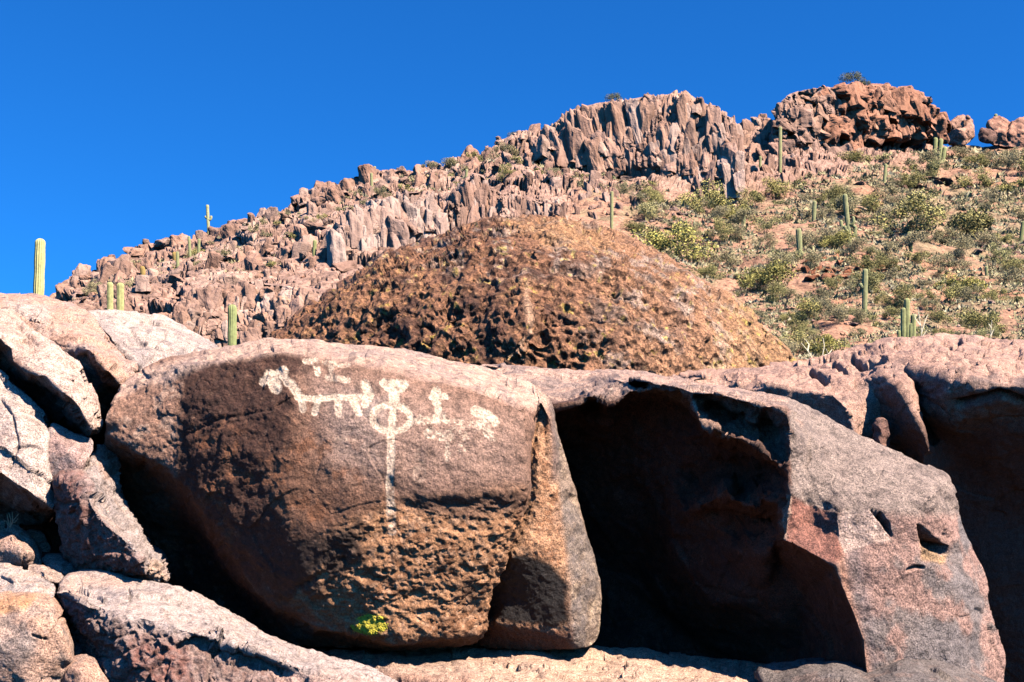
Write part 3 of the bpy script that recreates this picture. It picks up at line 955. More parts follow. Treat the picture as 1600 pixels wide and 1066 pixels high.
# upright block wedged in its gully
rock('rock_block', 'small square dark red block wedged in the gully of the right outcrop', 'rock',
     [(1364, 655, 9.0), (1372, 651, 9.0), (1389, 651, 9.0), (1392, 662, 9.0), (1391, 700, 9.0), (1388, 745, 9.0), (1366, 745, 9.0), (1362, 700, 9.0)],
     [(1376, 670, 8.93), (1377, 700, 8.92)], [], thick=.5, disp=lambda P, N, px, py: base_disp(P, (0.02, 0.012, 0.004), (3, 12, 40), 2),
     color=lambda P, N, px, py, d: mixa(flat(P, (.24, .14, .11)), (.15, .085, .07), smooth(-.1, .4, fbm(P * 12, 3, 3))), step=8, levels=2, sm0=0, sm1=1)

# ---- big pitted dome
E_out = [(395, 640, 13.6), (410, 560, 13.6), (420, 528, 13.7), (442, 500, 13.9), (480, 474, 14.1), (520, 446, 14.3), (560, 420, 14.5), (610, 398, 14.6), (650, 388, 14.7), (690, 372, 14.8), (720, 356, 14.9), (760, 346, 15), (800, 340, 15), (870, 340, 15), (915, 347, 15),
         (960, 362, 15), (1000, 380, 14.9), (1040, 400, 14.8), (1080, 430, 14.6), (1125, 456, 14.4), (1170, 478, 14.2), (1205, 508, 14), (1230, 535, 13.9), (1246, 565, 13.8), (1255, 640, 13.8), (1200, 800, 13.6), (800, 830, 13.4), (450, 800, 13.6)]
E_cre = [[(826, 430, 12.0), (822, 480, 11.75), (830, 520, 11.7), (818, 560, 11.7), (815, 640, 11.7)], [(838, 430, 12.1), (840, 480, 12.0), (845, 520, 11.95), (838, 560, 11.95), (835, 640, 11.9)]]
def dome_d(x, y):
    q = ((x - 828) / 440) ** 2 + (max(0, 640 - y) / 305) ** 2
    return 14.9 - 3.4 * max(0, 1 - q) ** .5
E_in = [(x, y, dome_d(x, y)) for y in range(370, 760, 42) for x in range(430 + (y // 42 % 2) * 24, 1240, 48)
        if ((x - 828) / 440) ** 2 + (max(0, 640 - y) / 305) ** 2 < .93 and not (800 < x < 860 and y > 415)]
E_cre = [[(x, y, dome_d(x, y) - .3) for x, y in ((826, 430), (822, 480), (830, 520), (818, 560), (815, 640))], [(x, y, dome_d(x, y) + .12) for x, y in ((838, 430), (840, 480), (845, 520), (838, 560), (835, 640))]]
def E_disp(P, N, px, py):
    d = 0.10 * fbm(P * .9, 3, 4) + 0.045 * fbm(P * 3.5, 4, 7)
    lf = smooth(1150, 900, px + 40 * fbm(P * 1.2, 2, 3)) * .5 + .5
    w = np.stack([fbm(P * 3, 3, 18 + k) for k in range(3)], 1) * .9
    f1, f2, cid, v = worley(P * 3.4 + w, 14)
    clu = .65 + .6 * smooth(-.3, .35, fbm(P * .9, 3, 66))
    lf = lf * clu
    d = d - lf * 0.09 * smooth(.5, .1, f1) * smooth(.6, .9, cid)
    d = d - lf * 0.06 * smooth(.12, .6, fbm(P * 4.2, 3, 81)) - lf * .05 * smooth(.15, .6, fbm(P * 9, 3, 82))
    f1, f2, cid, v = worley(P * 11 + w * 2, 34)
    d = d - (lf * .75 + .25) * 0.036 * smooth(.5, .12, f1) * smooth(.35, .8, cid)
    d = d + 0.03 * lf * fbm(P * 7, 3, 55)
    return d
def E_col(P, N, px, py, d):
    n1 = fbm(P * 1.1, 4, 101); n2 = fbm(P * 4, 4, 102); n3 = fbm(P * 14, 3, 103)
    c = mixa(flat(P, (.25, .13, .075)), (.11, .055, .035), smooth(-.1, .4, n2))
    c = mixa(c, (.36, .20, .10), smooth(.1, .5, n3 + .4 * n1) * .7)
    c = mixa(c, (.36, .29, .25), smooth(.15, .5, n2 * .6 + n3 * .6) * smooth(480, 400, py + 40 * n1) * .8)
    R = smooth(850, 1080, px + 90 * n1)
    rc = mixa(flat(P, (.36, .205, .12)), (.43, .33, .27), smooth(.0, .4, n2 + .4 * n3))
    rc = mixa(rc, (.19, .115, .08), smooth(.1, .5, fbm(P * 7, 3, 107)) * .7)
    c = c * (1 - R[:, None]) + rc * R[:, None]
    far = smooth(1080, 1180, px + 50 * n1)
    c = mixa(c, (.42, .26, .13), far * .6)
    c = mixa(c, (.46, .37, .09), far * smooth(.3, .55, n3 + .5 * n2) * .5)
    c = mixa(c, (.46, .31, .21), np.exp(-(seg_dist(px, py, [(826, 440), (824, 480), (832, 520), (822, 560)]) / 6) ** 2) * .85)
    c = mixa(c, (.50, .40, .08), smooth(.62, .75, n3 + .2 * n2) * .6)
    c = mixa(c, (.48, .29, .15), pmask(px + 30 * n2, py, [(790, 350), (900, 345), (960, 380), (860, 395)], 18) * .6)
    return c
rock('pitted_boulder', 'big domed brown boulder pitted all over, standing behind the petroglyph boulder', 'boulder', E_out, E_in, E_cre, thick=3.5,
     disp=E_disp, color=E_col, mat=M_DOME, step=12, levels=3, sm0=5, sm1=3, ck=0.3, shrink=.6)

# ---- stacked slabs on the left
def gen_disp(seed, a=(0.022, 0.009, 0.003), f=(2.3, 9, 38), cracks=(), rid=0.0, zone=None, blocks=0.0, fk=.024):
    def fn(P, N, px, py):
        d = base_disp(P, a, f, seed) + fk * facet(P, 3.2, seed + 40)
        if rid:
            r = rid * fbm(P * 24, 3, seed + 5, ridge=True)
            d = d + (r if zone is None else r * pmask(px, py, zone, 12))
        if blocks:
            f1, f2, cid, v = worley(P * np.array([6, 6, 9]), seed + 9)
            r = blocks * (cid - .5) - blocks * .4 * (1 - smooth(0, .15, f2 - f1))
            d = d + (r if zone is None else r * pmask(px, py, zone, 12))
        for ch, w, k in cracks:
            d = d - k * np.exp(-(seg_dist(px + 2.5 * fbm(P * 9, 2, 3), py + 2.5 * fbm(P * 9, 2, 4), ch) / w) ** 2)
        return d
    return fn
def gen_col(seed, base, alt, stain=None, sk=.5, patches=(), f=4.0):
    def fn(P, N, px, py, d):
        n1 = fbm(P * f, 4, seed + 1); n2 = fbm(P * f * 3.6, 4, seed + 2); n3 = fbm(P * f * 12, 2, seed + 3)
        c = mixa(flat(P, base), alt, smooth(-.15, .45, n1 * .7 + n2 * .5))
        if stain is not None:
            c = mixa(c, stain, smooth(.12, .5, n2 + .3 * n1) * sk)
        for poly, col, k, s in patches:
            c = mixa(c, col, pmask(px + 5 * n1 + 4 * n2, py + 5 * n2, poly, s) * k * (0.75 + .25 * n3))
        return c
    return fn

LP, LW = (.46, .315, .25), (.47, .40, .36)
# pale slab behind everything at the left
rock('rock_slab', 'whitish grey sloping slab behind the pink slab, below the pair of cacti', 'rock',
     [(90, 500, 8.4), (146, 487, 8.6), (191, 486, 8.8), (239, 491, 8.9), (281, 508, 8.9), (315, 526, 8.8), (345, 545, 8.7), (360, 570, 8.4), (300, 640, 8.0), (200, 660, 7.8), (120, 600, 8.0)],
     [(200, 540, 7.95), (250, 535, 8.05), (290, 550, 8.1), (230, 580, 7.7)], [[(146, 498, 8.2), (175, 526, 7.9), (214, 568, 7.55)]], thick=2.0,
     disp=gen_disp(141, cracks=[([(190, 505), (215, 530), (250, 545), (300, 548)], 2.5, .02), ([(240, 540), (262, 520), (284, 528)], 2, .02)]),
     color=gen_col(142, LW, (.36, .31, .29), (.24, .22, .22), .5), step=12, sm0=2, sm1=1)
# pink slab
rock('rock_slab', 'large pink sloping slab at upper left, below the tall lone cactus', 'rock',
     [(-160, 440, 8.2), (0, 457, 8.2), (65, 463, 8.2), (93, 469, 8.2), (127, 483, 8.1), (140, 489, 8.0), (158, 504, 7.8), (175, 526, 7.6), (197, 551, 7.4), (214, 568, 7.2), (206, 590, 7.05), (191, 604, 7.0), (186, 625, 7.3), (170, 660, 7.6), (100, 660, 7.6), (-160, 600, 7.6)],
     [(60, 490, 7.55), (100, 520, 7.3), (20, 480, 7.6), (-80, 500, 7.4), (120, 500, 7.6), (60, 560, 7.3), (0, 540, 7.4)],
     [[(0, 478, 7.55), (25, 485, 7.5), (45, 492, 7.46), (62, 498, 7.4), (80, 502, 7.45)],
      [(130, 540, 7.12), (146, 552, 7.0), (160, 570, 6.95), (178, 590, 6.9), (188, 604, 6.95)],
      [(136, 556, 7.2), (146, 572, 7.18), (160, 594, 7.2), (172, 606, 7.2), (184, 612, 7.2)]], thick=2.0,
     disp=gen_disp(151, cracks=[([(0, 478), (30, 487), (60, 499), (82, 502)], 3, .05), ([(88, 490), (105, 494), (130, 500)], 3, .03), ([(160, 505), (185, 540), (205, 562)], 3, .03)]),
     color=gen_col(152, LP, (.42, .27, .205), (.33, .29, .28), .5, [([(108, 535), (135, 530), (142, 555), (115, 560)], (.27, .25, .26), .7, 8),
                  ([(8, 470), (75, 478), (80, 500), (50, 495), (10, 480)], (.42, .38, .36), .8, 5), ([(140, 560), (175, 590), (185, 612), (160, 610)], (.17, .08, .05), .85, 5)]), step=12, sm0=2, sm1=1)  # last patch paints the shade of the recess
# long white slab, the shade of its underside painted in dark brown
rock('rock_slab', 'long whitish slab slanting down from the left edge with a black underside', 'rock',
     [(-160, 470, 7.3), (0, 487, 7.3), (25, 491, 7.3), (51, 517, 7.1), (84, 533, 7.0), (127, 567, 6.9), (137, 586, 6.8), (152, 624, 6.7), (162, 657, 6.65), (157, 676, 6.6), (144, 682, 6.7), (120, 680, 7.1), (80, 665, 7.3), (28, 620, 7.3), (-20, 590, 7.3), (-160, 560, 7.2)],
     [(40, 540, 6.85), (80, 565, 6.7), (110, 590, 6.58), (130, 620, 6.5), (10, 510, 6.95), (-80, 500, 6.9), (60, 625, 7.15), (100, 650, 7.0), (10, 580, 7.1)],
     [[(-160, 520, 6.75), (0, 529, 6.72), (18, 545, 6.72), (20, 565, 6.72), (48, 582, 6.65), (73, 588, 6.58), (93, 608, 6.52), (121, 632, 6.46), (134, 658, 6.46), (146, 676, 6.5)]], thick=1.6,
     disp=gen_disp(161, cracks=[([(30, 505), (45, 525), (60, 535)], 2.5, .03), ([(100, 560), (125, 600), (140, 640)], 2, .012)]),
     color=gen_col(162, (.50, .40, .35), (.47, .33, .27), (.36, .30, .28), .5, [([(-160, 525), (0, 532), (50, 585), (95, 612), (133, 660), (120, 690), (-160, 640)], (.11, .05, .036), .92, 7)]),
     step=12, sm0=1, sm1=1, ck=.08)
# lower left lit slab
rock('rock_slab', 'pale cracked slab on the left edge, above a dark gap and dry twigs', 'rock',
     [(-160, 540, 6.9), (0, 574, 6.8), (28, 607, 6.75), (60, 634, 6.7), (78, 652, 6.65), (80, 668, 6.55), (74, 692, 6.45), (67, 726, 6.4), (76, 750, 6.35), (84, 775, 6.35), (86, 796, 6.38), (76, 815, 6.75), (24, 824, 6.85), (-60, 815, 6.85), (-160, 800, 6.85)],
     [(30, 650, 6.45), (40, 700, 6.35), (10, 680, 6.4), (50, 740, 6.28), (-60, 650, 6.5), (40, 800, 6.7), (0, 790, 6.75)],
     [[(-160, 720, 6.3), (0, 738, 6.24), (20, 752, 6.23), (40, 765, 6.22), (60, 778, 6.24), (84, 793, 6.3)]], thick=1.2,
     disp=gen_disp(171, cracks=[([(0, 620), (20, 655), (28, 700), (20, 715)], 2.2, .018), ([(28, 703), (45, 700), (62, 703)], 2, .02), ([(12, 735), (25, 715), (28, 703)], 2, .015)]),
     color=gen_col(172, (.45, .385, .355), (.41, .32, .28), (.30, .27, .265), .5, [([(-160, 730), (0, 742), (86, 797), (80, 840), (-160, 840)], (.10, .05, .036), .92, 5)]), step=11, sm0=1, sm1=1, ck=.08)  # dark patch paints the shade on the face below the edge
# small flat faced block
rock('rock_block', 'small mauve flat-faced block wedged above the dark wedge rock', 'rock',
     [(78, 654, 6.6), (92, 664, 6.6), (106, 674, 6.6), (130, 680, 6.6), (148, 684, 6.6), (146, 706, 6.5), (134, 725, 6.42), (122, 742, 6.4), (95, 752, 6.4), (72, 738, 6.42), (68, 728, 6.42), (74, 692, 6.48)],
     [(105, 700, 6.4), (120, 715, 6.38), (90, 690, 6.44)], [], thick=.9, disp=gen_disp(181, (0.012, .006, .0025)),
     color=gen_col(182, (.36, .26, .24), (.42, .30, .26), (.24, .225, .24), .6), step=9, sm0=1, sm1=1)
# wedge rock with red face and grey top
rock('wedge_rock', 'upright wedge rock, dark red front, grey sloping flank, left of the petroglyph boulder', 'rock',
     [(88, 742, 6.35), (104, 742, 6.5), (126, 734, 6.55), (143, 706, 6.6), (160, 701, 6.7), (176, 703, 6.75), (184, 740, 6.7), (194, 790, 6.6), (216, 818, 6.45), (230, 846, 6.4), (250, 866, 6.3), (266, 882, 6.25), (266, 908, 6.2), (240, 915, 6.2), (150, 905, 6.25), (122, 892, 6.35), (108, 858, 6.4), (96, 820, 6.4), (91, 780, 6.38)],
     [(150, 740, 6.42), (165, 780, 6.35), (190, 830, 6.22), (140, 820, 6.12), (160, 870, 6.08), (115, 790, 6.22), (130, 860, 6.2), (215, 855, 6.2), (240, 890, 6.1)],
     [[(96, 752, 6.25), (118, 746, 6.24), (135, 760, 6.2), (140, 785, 6.14), (155, 808, 6.08), (180, 832, 6.04), (205, 850, 6.02), (225, 880, 6.0), (228, 900, 6.02)]], thick=1.0,
     disp=gen_disp(191, (0.02, .01, .004), rid=.012, cracks=[([(100, 782), (130, 790), (120, 800)], 2.5, .02), ([(140, 860), (150, 880)], 3, .03), ([(232, 862), (240, 880), (262, 885)], 2.5, .03)]),
     color=gen_col(192, (.31, .27, .26), (.23, .21, .21), (.40, .31, .27), .6, [([(85, 740), (122, 744), (138, 762), (142, 790), (180, 836), (222, 878), (222, 920), (110, 920), (85, 800)], (.19, .075, .055), .9, 6),
               ([(90, 750), (115, 748), (130, 800), (110, 830)], (.17, .11, .11), .5, 10), ([(145, 705), (176, 704), (184, 745), (160, 750)], (.33, .20, .15), .8, 6), ([(232, 868), (266, 884), (266, 908), (230, 905)], (.45, .32, .23), .8, 4)]),
     mat=M_VARN, step=10, sm0=1, sm1=1, ck=.12)
# small stones in the gap
for (out, inn, lab, colr) in (
    ([(-60, 815, 6.6), (0, 819, 6.55), (25, 823, 6.5), (45, 834, 6.45), (58, 852, 6.4), (64, 872, 6.35), (66, 886, 6.35), (40, 892, 6.3), (0, 892, 6.3), (-60, 890, 6.3)], [(20, 850, 6.25), (40, 865, 6.2), (-20, 850, 6.25)], 'rounded pink stone at the left edge beneath the twigs', (.46, .32, .26)),
    ([(36, 826, 6.75), (60, 828, 6.75), (76, 830, 6.7), (84, 848, 6.65), (80, 866, 6.6), (62, 862, 6.6), (44, 842, 6.65)], [(64, 845, 6.55)], 'small tan stone behind the rounded pink stone', (.44, .30, .22)),
    ([(60, 866, 6.4), (84, 864, 6.45), (106, 868, 6.5), (118, 882, 6.4), (126, 896, 6.3), (110, 908, 6.25), (88, 902, 6.25), (68, 884, 6.3)], [(92, 882, 6.2), (105, 895, 6.18)], 'small greyish stone left of the wedge rock foot', (.36, .29, .26)),
    ([(38, 884, 6.25), (58, 877, 6.3), (76, 879, 6.3), (96, 890, 6.25), (106, 902, 6.15), (98, 912, 6.1), (70, 912, 6.05), (46, 900, 6.1)], [(70, 893, 6.05)], 'flat pinkish stone above the orange slab', (.42, .33, .29))):
    rock('stone', lab, 'stone', out, inn, [], thick=.5, disp=gen_disp(int(out[0][1]), (0.015, .006, .002)), color=gen_col(int(out[0][1]) + 3, colr, tuple(c * .78 for c in colr), (.3, .26, .24), .4), step=8, sm0=2, sm1=1)
# bottom-left slabs
rock('rock_slab', 'grey white rounded slab at the left edge above the orange slab', 'rock',
     [(-160, 880, 6.2), (0, 881, 6.2), (30, 881, 6.2), (55, 893, 6.1), (80, 906, 6.0), (92, 918, 5.9), (84, 940, 5.75), (50, 945, 5.7), (0, 945, 5.7), (-160, 945, 5.7)],
     [(20, 905, 5.85), (50, 918, 5.78), (-60, 905, 5.85)], [], thick=.8, disp=gen_disp(211, (0.018, .007, .002), cracks=[([(0, 900), (20, 908), (35, 905)], 2, .02)]), color=gen_col(212, (.46, .41, .38), (.36, .32, .31), (.48, .33, .26), .5), step=11, sm0=2, sm1=1)
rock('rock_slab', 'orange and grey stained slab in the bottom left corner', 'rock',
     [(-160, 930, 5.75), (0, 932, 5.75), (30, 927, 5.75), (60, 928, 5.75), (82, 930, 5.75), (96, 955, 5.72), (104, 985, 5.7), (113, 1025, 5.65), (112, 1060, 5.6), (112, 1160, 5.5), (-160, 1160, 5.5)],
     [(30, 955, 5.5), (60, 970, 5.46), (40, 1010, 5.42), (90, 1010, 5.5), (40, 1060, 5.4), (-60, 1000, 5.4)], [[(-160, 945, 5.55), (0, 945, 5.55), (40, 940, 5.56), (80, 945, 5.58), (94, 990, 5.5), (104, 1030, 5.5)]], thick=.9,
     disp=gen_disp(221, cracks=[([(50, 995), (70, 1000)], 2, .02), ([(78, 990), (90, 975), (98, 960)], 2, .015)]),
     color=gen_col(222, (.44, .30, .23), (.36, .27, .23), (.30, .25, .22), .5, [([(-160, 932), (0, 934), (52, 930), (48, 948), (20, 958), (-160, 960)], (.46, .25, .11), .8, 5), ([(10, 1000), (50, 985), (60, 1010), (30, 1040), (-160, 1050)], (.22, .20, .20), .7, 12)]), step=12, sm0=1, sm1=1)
rock('rock_block', 'small squarish pink block at the bottom edge beside the orange slab', 'rock',
     [(94, 1036, 5.6), (115, 1028, 5.62), (140, 1022, 5.62), (152, 1040, 5.55), (170, 1068, 5.5), (190, 1120, 5.45), (96, 1130, 5.45)], [(125, 1050, 5.45), (140, 1080, 5.42)], [], thick=.6,
     disp=gen_disp(231, (0.012, .006, .003)), color=gen_col(232, (.42, .28, .22), (.33, .23, .19), (.28, .24, .22), .4), step=9, sm0=1, sm1=1)
# long sloping rock
rock('sloping_rock', 'long grey-topped rock with dark red front sloping down to the right along the bottom', 'rock',
     [(86, 916, 5.9), (96, 903, 6.0), (110, 895, 6.05), (150, 890, 6.1), (200, 894, 6.1), (216, 904, 6.08), (240, 905, 6.08), (282, 922, 6.05), (322, 938, 6.0), (372, 966, 5.95), (412, 992, 5.9), (470, 1011, 5.85), (530, 1030, 5.78), (600, 1060, 5.7), (660, 1100, 5.6), (660, 1180, 5.5), (180, 1180, 5.5), (166, 1064, 5.55), (140, 1024, 5.75), (113, 1026, 5.85), (106, 985, 5.88), (96, 945, 5.88)],
     [(130, 930, 5.75), (200, 925, 5.78), (260, 950, 5.72), (330, 970, 5.68), (420, 1010, 5.62), (140, 980, 5.62), (200, 1010, 5.5), (280, 1020, 5.48), (240, 1060, 5.4), (330, 1050, 5.44), (420, 1060, 5.4), (510, 1060, 5.42), (350, 1110, 5.3)],
     [[(92, 928, 5.82), (120, 935, 5.66), (160, 950, 5.6), (220, 965, 5.56), (290, 985, 5.52), (330, 998, 5.48), (400, 1018, 5.45), (480, 1050, 5.42), (540, 1080, 5.4)],
      [(300, 1004, 5.54), (330, 1008, 5.56), (360, 1003, 5.55), (400, 1026, 5.55), (440, 1045, 5.53)]], thick=1.0,
     disp=gen_disp(241, (0.022, .01, .004), rid=.014, blocks=.03, zone=[(90, 940), (160, 955), (290, 992), (400, 1030), (540, 1090), (540, 1190), (150, 1190), (100, 1000)],
           cracks=[([(203, 915), (205, 935)], 2.2, .03), ([(275, 1010), (300, 1000), (335, 1003), (360, 998), (380, 1010)], 3, .05), ([(440, 1030), (500, 1055), (530, 1062)], 3, .04)]),
     color=gen_col(242, (.38, .33, .315), (.25, .225, .225), (.44, .36, .32), .6, [([(86, 925), (115, 940), (160, 962), (220, 978), (300, 1000), (400, 1032), (520, 1085), (520, 1190), (150, 1190), (100, 990)], (.145, .08, .066), .85, 16),
               ([(200, 1000), (290, 1010), (300, 1070), (200, 1070)], (.20, .07, .05), .6, 14), ([(86, 918), (110, 893), (200, 893), (232, 905), (190, 912), (130, 908), (128, 930)], (.46, .33, .27), .8, 6), ([(420, 1040), (560, 1062), (640, 1100), (450, 1100)], (.42, .28, .23), .7, 12)]),
     mat=M_VARN, step=12, sm0=1, sm1=1, ck=.15)
# ---- ledges along the bottom
rock('rock_ledge', 'sunlit cream rock ledge under the petroglyph boulder', 'rock',
     [(380, 994, 6.9), (440, 996, 6.9), (520, 1002, 6.95), (585, 1004, 6.95), (700, 1005, 6.95), (830, 1006, 6.95), (930, 1009, 6.95), (1000, 1014, 7.0), (1060, 1023, 7.0), (1130, 1032, 7.0), (1200, 1038, 7.0), (1300, 1060, 7.0), (1380, 1100, 6.6), (1380, 1200, 5.6), (380, 1200, 5.5), (380, 1080, 6.0)],
     [(600, 1040, 6.1), (700, 1045, 6.0), (850, 1040, 6.1), (1000, 1045, 6.1), (1150, 1062, 6.1), (600, 1090, 5.6), (900, 1090, 5.6), (1200, 1110, 5.7), (520, 1030, 6.3)],
     [[(600, 1044, 5.95), (650, 1050, 5.85), (735, 1055, 5.82)]], thick=.9, shrink=.9,
     disp=gen_disp(251, (0.02, .008, .003), f=(2, 7, 34), cracks=[([(800, 1042), (850, 1044), (905, 1050)], 2, .02), ([(530, 1038), (560, 1030), (640, 1034)], 2, .02), ([(590, 1060), (660, 1062), (740, 1066)], 3, .03)], blocks=.012),
     color=gen_col(252, (.52, .38, .29), (.47, .32, .235), (.35, .29, .25), .5, [([(480, 1015), (700, 1022), (760, 1030), (740, 1066), (560, 1060)], (.36, .27, .22), .6, 14), ([(560, 1052), (740, 1055), (740, 1100), (560, 1100)], (.25, .13, .095), .7, 6)]), step=13, sm0=2, sm1=1)
rock('rock_ledge', 'dark grey low rounded rock at the bottom right in front of the angular boulder', 'rock',
     [(1180, 1044, 6.3), (1230, 1037, 6.3), (1284, 1032, 6.3), (1340, 1028, 6.25), (1383, 1025, 6.2), (1417, 1021, 6.1), (1457, 1026, 6.05), (1500, 1042, 5.95), (1535, 1055, 5.9), (1570, 1075, 5.85), (1600, 1180, 5.5), (1220, 1180, 5.5), (1200, 1080, 5.9)],
     [(1300, 1052, 5.75), (1400, 1045, 5.65), (1470, 1056, 5.6), (1350, 1090, 5.45), (1480, 1100, 5.45)], [], thick=.7,
     disp=gen_disp(271, (0.018, .007, .002)), color=gen_col(272, (.15, .135, .13), (.11, .10, .10), (.24, .18, .155), .5), step=12, sm0=2, sm1=1)
# ---- bedrock added behind the gaps on the left, coloured dark to keep them black
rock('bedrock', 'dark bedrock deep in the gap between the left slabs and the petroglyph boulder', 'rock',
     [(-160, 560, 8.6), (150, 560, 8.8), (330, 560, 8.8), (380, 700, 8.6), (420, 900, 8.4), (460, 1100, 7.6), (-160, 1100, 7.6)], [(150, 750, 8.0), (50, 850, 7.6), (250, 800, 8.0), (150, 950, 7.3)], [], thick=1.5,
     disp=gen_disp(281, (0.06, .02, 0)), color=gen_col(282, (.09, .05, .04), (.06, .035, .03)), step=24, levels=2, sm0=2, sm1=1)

# ================================================================== cliffs on the hill
def far_rock_mat(name, s1, bumpd):
    """tint comes from each object's own colour"""
    m, nt, b = new_mat(name)
    tc = nd(nt, 'ShaderNodeTexCoord'); oi = nd(nt, 'ShaderNodeObjectInfo')
    geo = nd(nt, 'ShaderNodeNewGeometry')
    v = geo.outputs['Position']
    g1 = ramp(nt, noise(nt, v, s1 * .35, 9, 0.68, 0.4), [(0.30, (.55, .52, .50)), (0.5, (1, 1, 1)), (0.70, (1.35, 1.33, 1.3))])
    c = mixc(nt, 'MULTIPLY', 1.0, oi.outputs['Color'], g1)
    mp = nd(nt, 'ShaderNodeMapping'); mp.inputs['Scale'].default_value = (1.2, 1.2, .12)
    nt.links.new(v, mp.inputs['Vector'])
    st = ramp(nt, noise(nt, mp.outputs[0], 1.0, 4), [(0.42, (1, 1, 1)), (0.62, (.72, .70, .70)), (0.75, (1.2, 1.18, 1.15))])
    c = mixc(nt, 'MULTIPLY', .8, c, st)
    nt.links.new(c, b.inputs['Base Color'])
    b.inputs['Roughness'].default_value = .92; b.inputs['Specular IOR Level'].default_value = .2
    bp = nd(nt, 'ShaderNodeBump'); bp.inputs['Strength'].default_value = .7; bp.inputs['Distance'].default_value = bumpd
    nt.links.new(noise(nt, v, s1 * 3, 8, .7), bp.inputs['Height'])
    nt.links.new(bp.outputs[0], b.inputs['Normal'])
    return m
M_PIECE = far_rock_mat('crag_stone', 0.9, 0.25)

def hull_tris(P):
    bm = bmesh.new()
    vs = [bm.verts.new(p) for p in P]
    r = bmesh.ops.convex_hull(bm, input=vs)
    bmesh.ops.delete(bm, geom=[v for v in bm.verts if not v.link_faces], context='VERTS')
    bmesh.ops.triangulate(bm, faces=bm.faces)
    bm.verts.index_update()
    V = np.array([v.co[:] for v in bm.verts]); T = np.array([[v.index for v in f.verts] for f in bm.faces])
    bm.free()
    return V, T

def subdiv(V, T, n):
    for _ in range(n):
        N = len(V)
        E = uniq_edges(T); keys = E[:, 0] * N + E[:, 1]
        mid = lambda a, b: N + np.searchsorted(keys, np.minimum(a, b) * N + np.maximum(a, b))
        V = np.concatenate([V, (V[E[:, 0]] + V[E[:, 1]]) / 2])
        a, b, c = T.T
        ab, bc, ca = mid(a, b), mid(b, c), mid(c, a)
        T = np.concatenate([np.stack(t, 1) for t in ((a, ab, ca), (b, bc, ab), (c, ca, bc), (ab, bc, ca))])
    return V, T

def chunk(seed, column=False, lv=3):
    r = np.random.default_rng(seed)
    if column:
        k = r.integers(4, 8)
        th = np.sort(r.random(k) * 2 * math.pi + np.arange(k) * .01)
        th = np.linspace(0, 2 * math.pi, k, endpoint=False) + r.normal(0, .28, k)
        rad = .5 * (.75 + .4 * r.random(k))
        pts = [(rad[i] * math.cos(t), rad[i] * math.sin(t), -.5) for i, t in enumerate(th)]
        pts += [(rad[i] * (.75 + .25 * r.random()) * math.cos(t), rad[i] * (.7 + .3 * r.random()) * math.sin(t), (.5 - .5 * r.random() ** 1.3)) for i, t in enumerate(th)]
    else:
        pts = []
        for _ in range(r.integers(9, 15)):
            p = r.normal(0, 1, 3); p /= np.abs(p).max() ** .7 * np.linalg.norm(p) ** .3
            pts.append(p * .5 * (.8 + .25 * r.random()))
    V, T = hull_tris(pts)
    if lv:
        V, T = subdiv(V, T, lv)
        E = uniq_edges(T); dg = np.bincount(E.ravel(), minlength=len(V))[:, None]
        for _ in range(1):
            a = np.stack([np.bincount(E[:, 0], V[E[:, 1], k], len(V)) + np.bincount(E[:, 1], V[E[:, 0], k], len(V)) for k in range(3)], 1) / dg
            V = V + .5 * (a - V)
        N = vnormals(V, T)
        V = V + N * (.085 * fbm(V * np.array([4, 4, 2.4]) + seed, 3, seed))[:, None]
    me = make_mesh('rock_piece', V, T, False)
    me.materials.append(M_PIECE)
    return me
COLS = [chunk(900 + i, True) for i in range(12)]
CHUNKS = [chunk(950 + i, False) for i in range(14)]
CHUNKV = []
for i in range(10):
    r = np.random.default_rng(300 + i)
    p = r.normal(0, 1, (9, 3)); p /= np.linalg.norm(p, axis=1)[:, None]
    CHUNKV.append(hull_tris(p * .5))

PAL = [(.37, .25, .20), (.33, .22, .175), (.42, .30, .245), (.29, .195, .155), (.38, .245, .185), (.35, .26, .22)]
def tint_pick(pal=PAL, wm=WARM):
    c = random.choice(pal); k = random.uniform(.86, 1.14)
    return (c[0] * k * wm[0], c[1] * k * wm[1], c[2] * k * wm[2], 1)

def put_piece(name, me, parent, loc, dims, yaw=None, tilt=.12, pal=PAL):
    o = bpy.data.objects.new(name, me)
    scene.collection.objects.link(o)
    o.scale = dims
    o.rotation_euler = (random.gauss(-.08, tilt), random.gauss(.16, tilt), random.uniform(0, 6.28) if yaw is None else yaw)
    o.location = Vector(loc) - parent.location
    o.parent = parent
    o.color = tint_pick(pal)
    return o

def scatter(poly, sx, sy):
    xs = [p[0] for p in poly]; ys = [p[1] for p in poly]
    pts = []
    row = 0
    y = min(ys)
    while y < max(ys):
        x = min(xs) + (row % 2) * sx * .5
        while x < max(xs):
            pts.append((x + random.uniform(-.35, .35) * sx, y + random.uniform(-.35, .35) * sy))
            x += sx
        y += sy; row += 1
    P = np.array(pts)
    return P[in_poly(P[:, 0], P[:, 1], poly)]

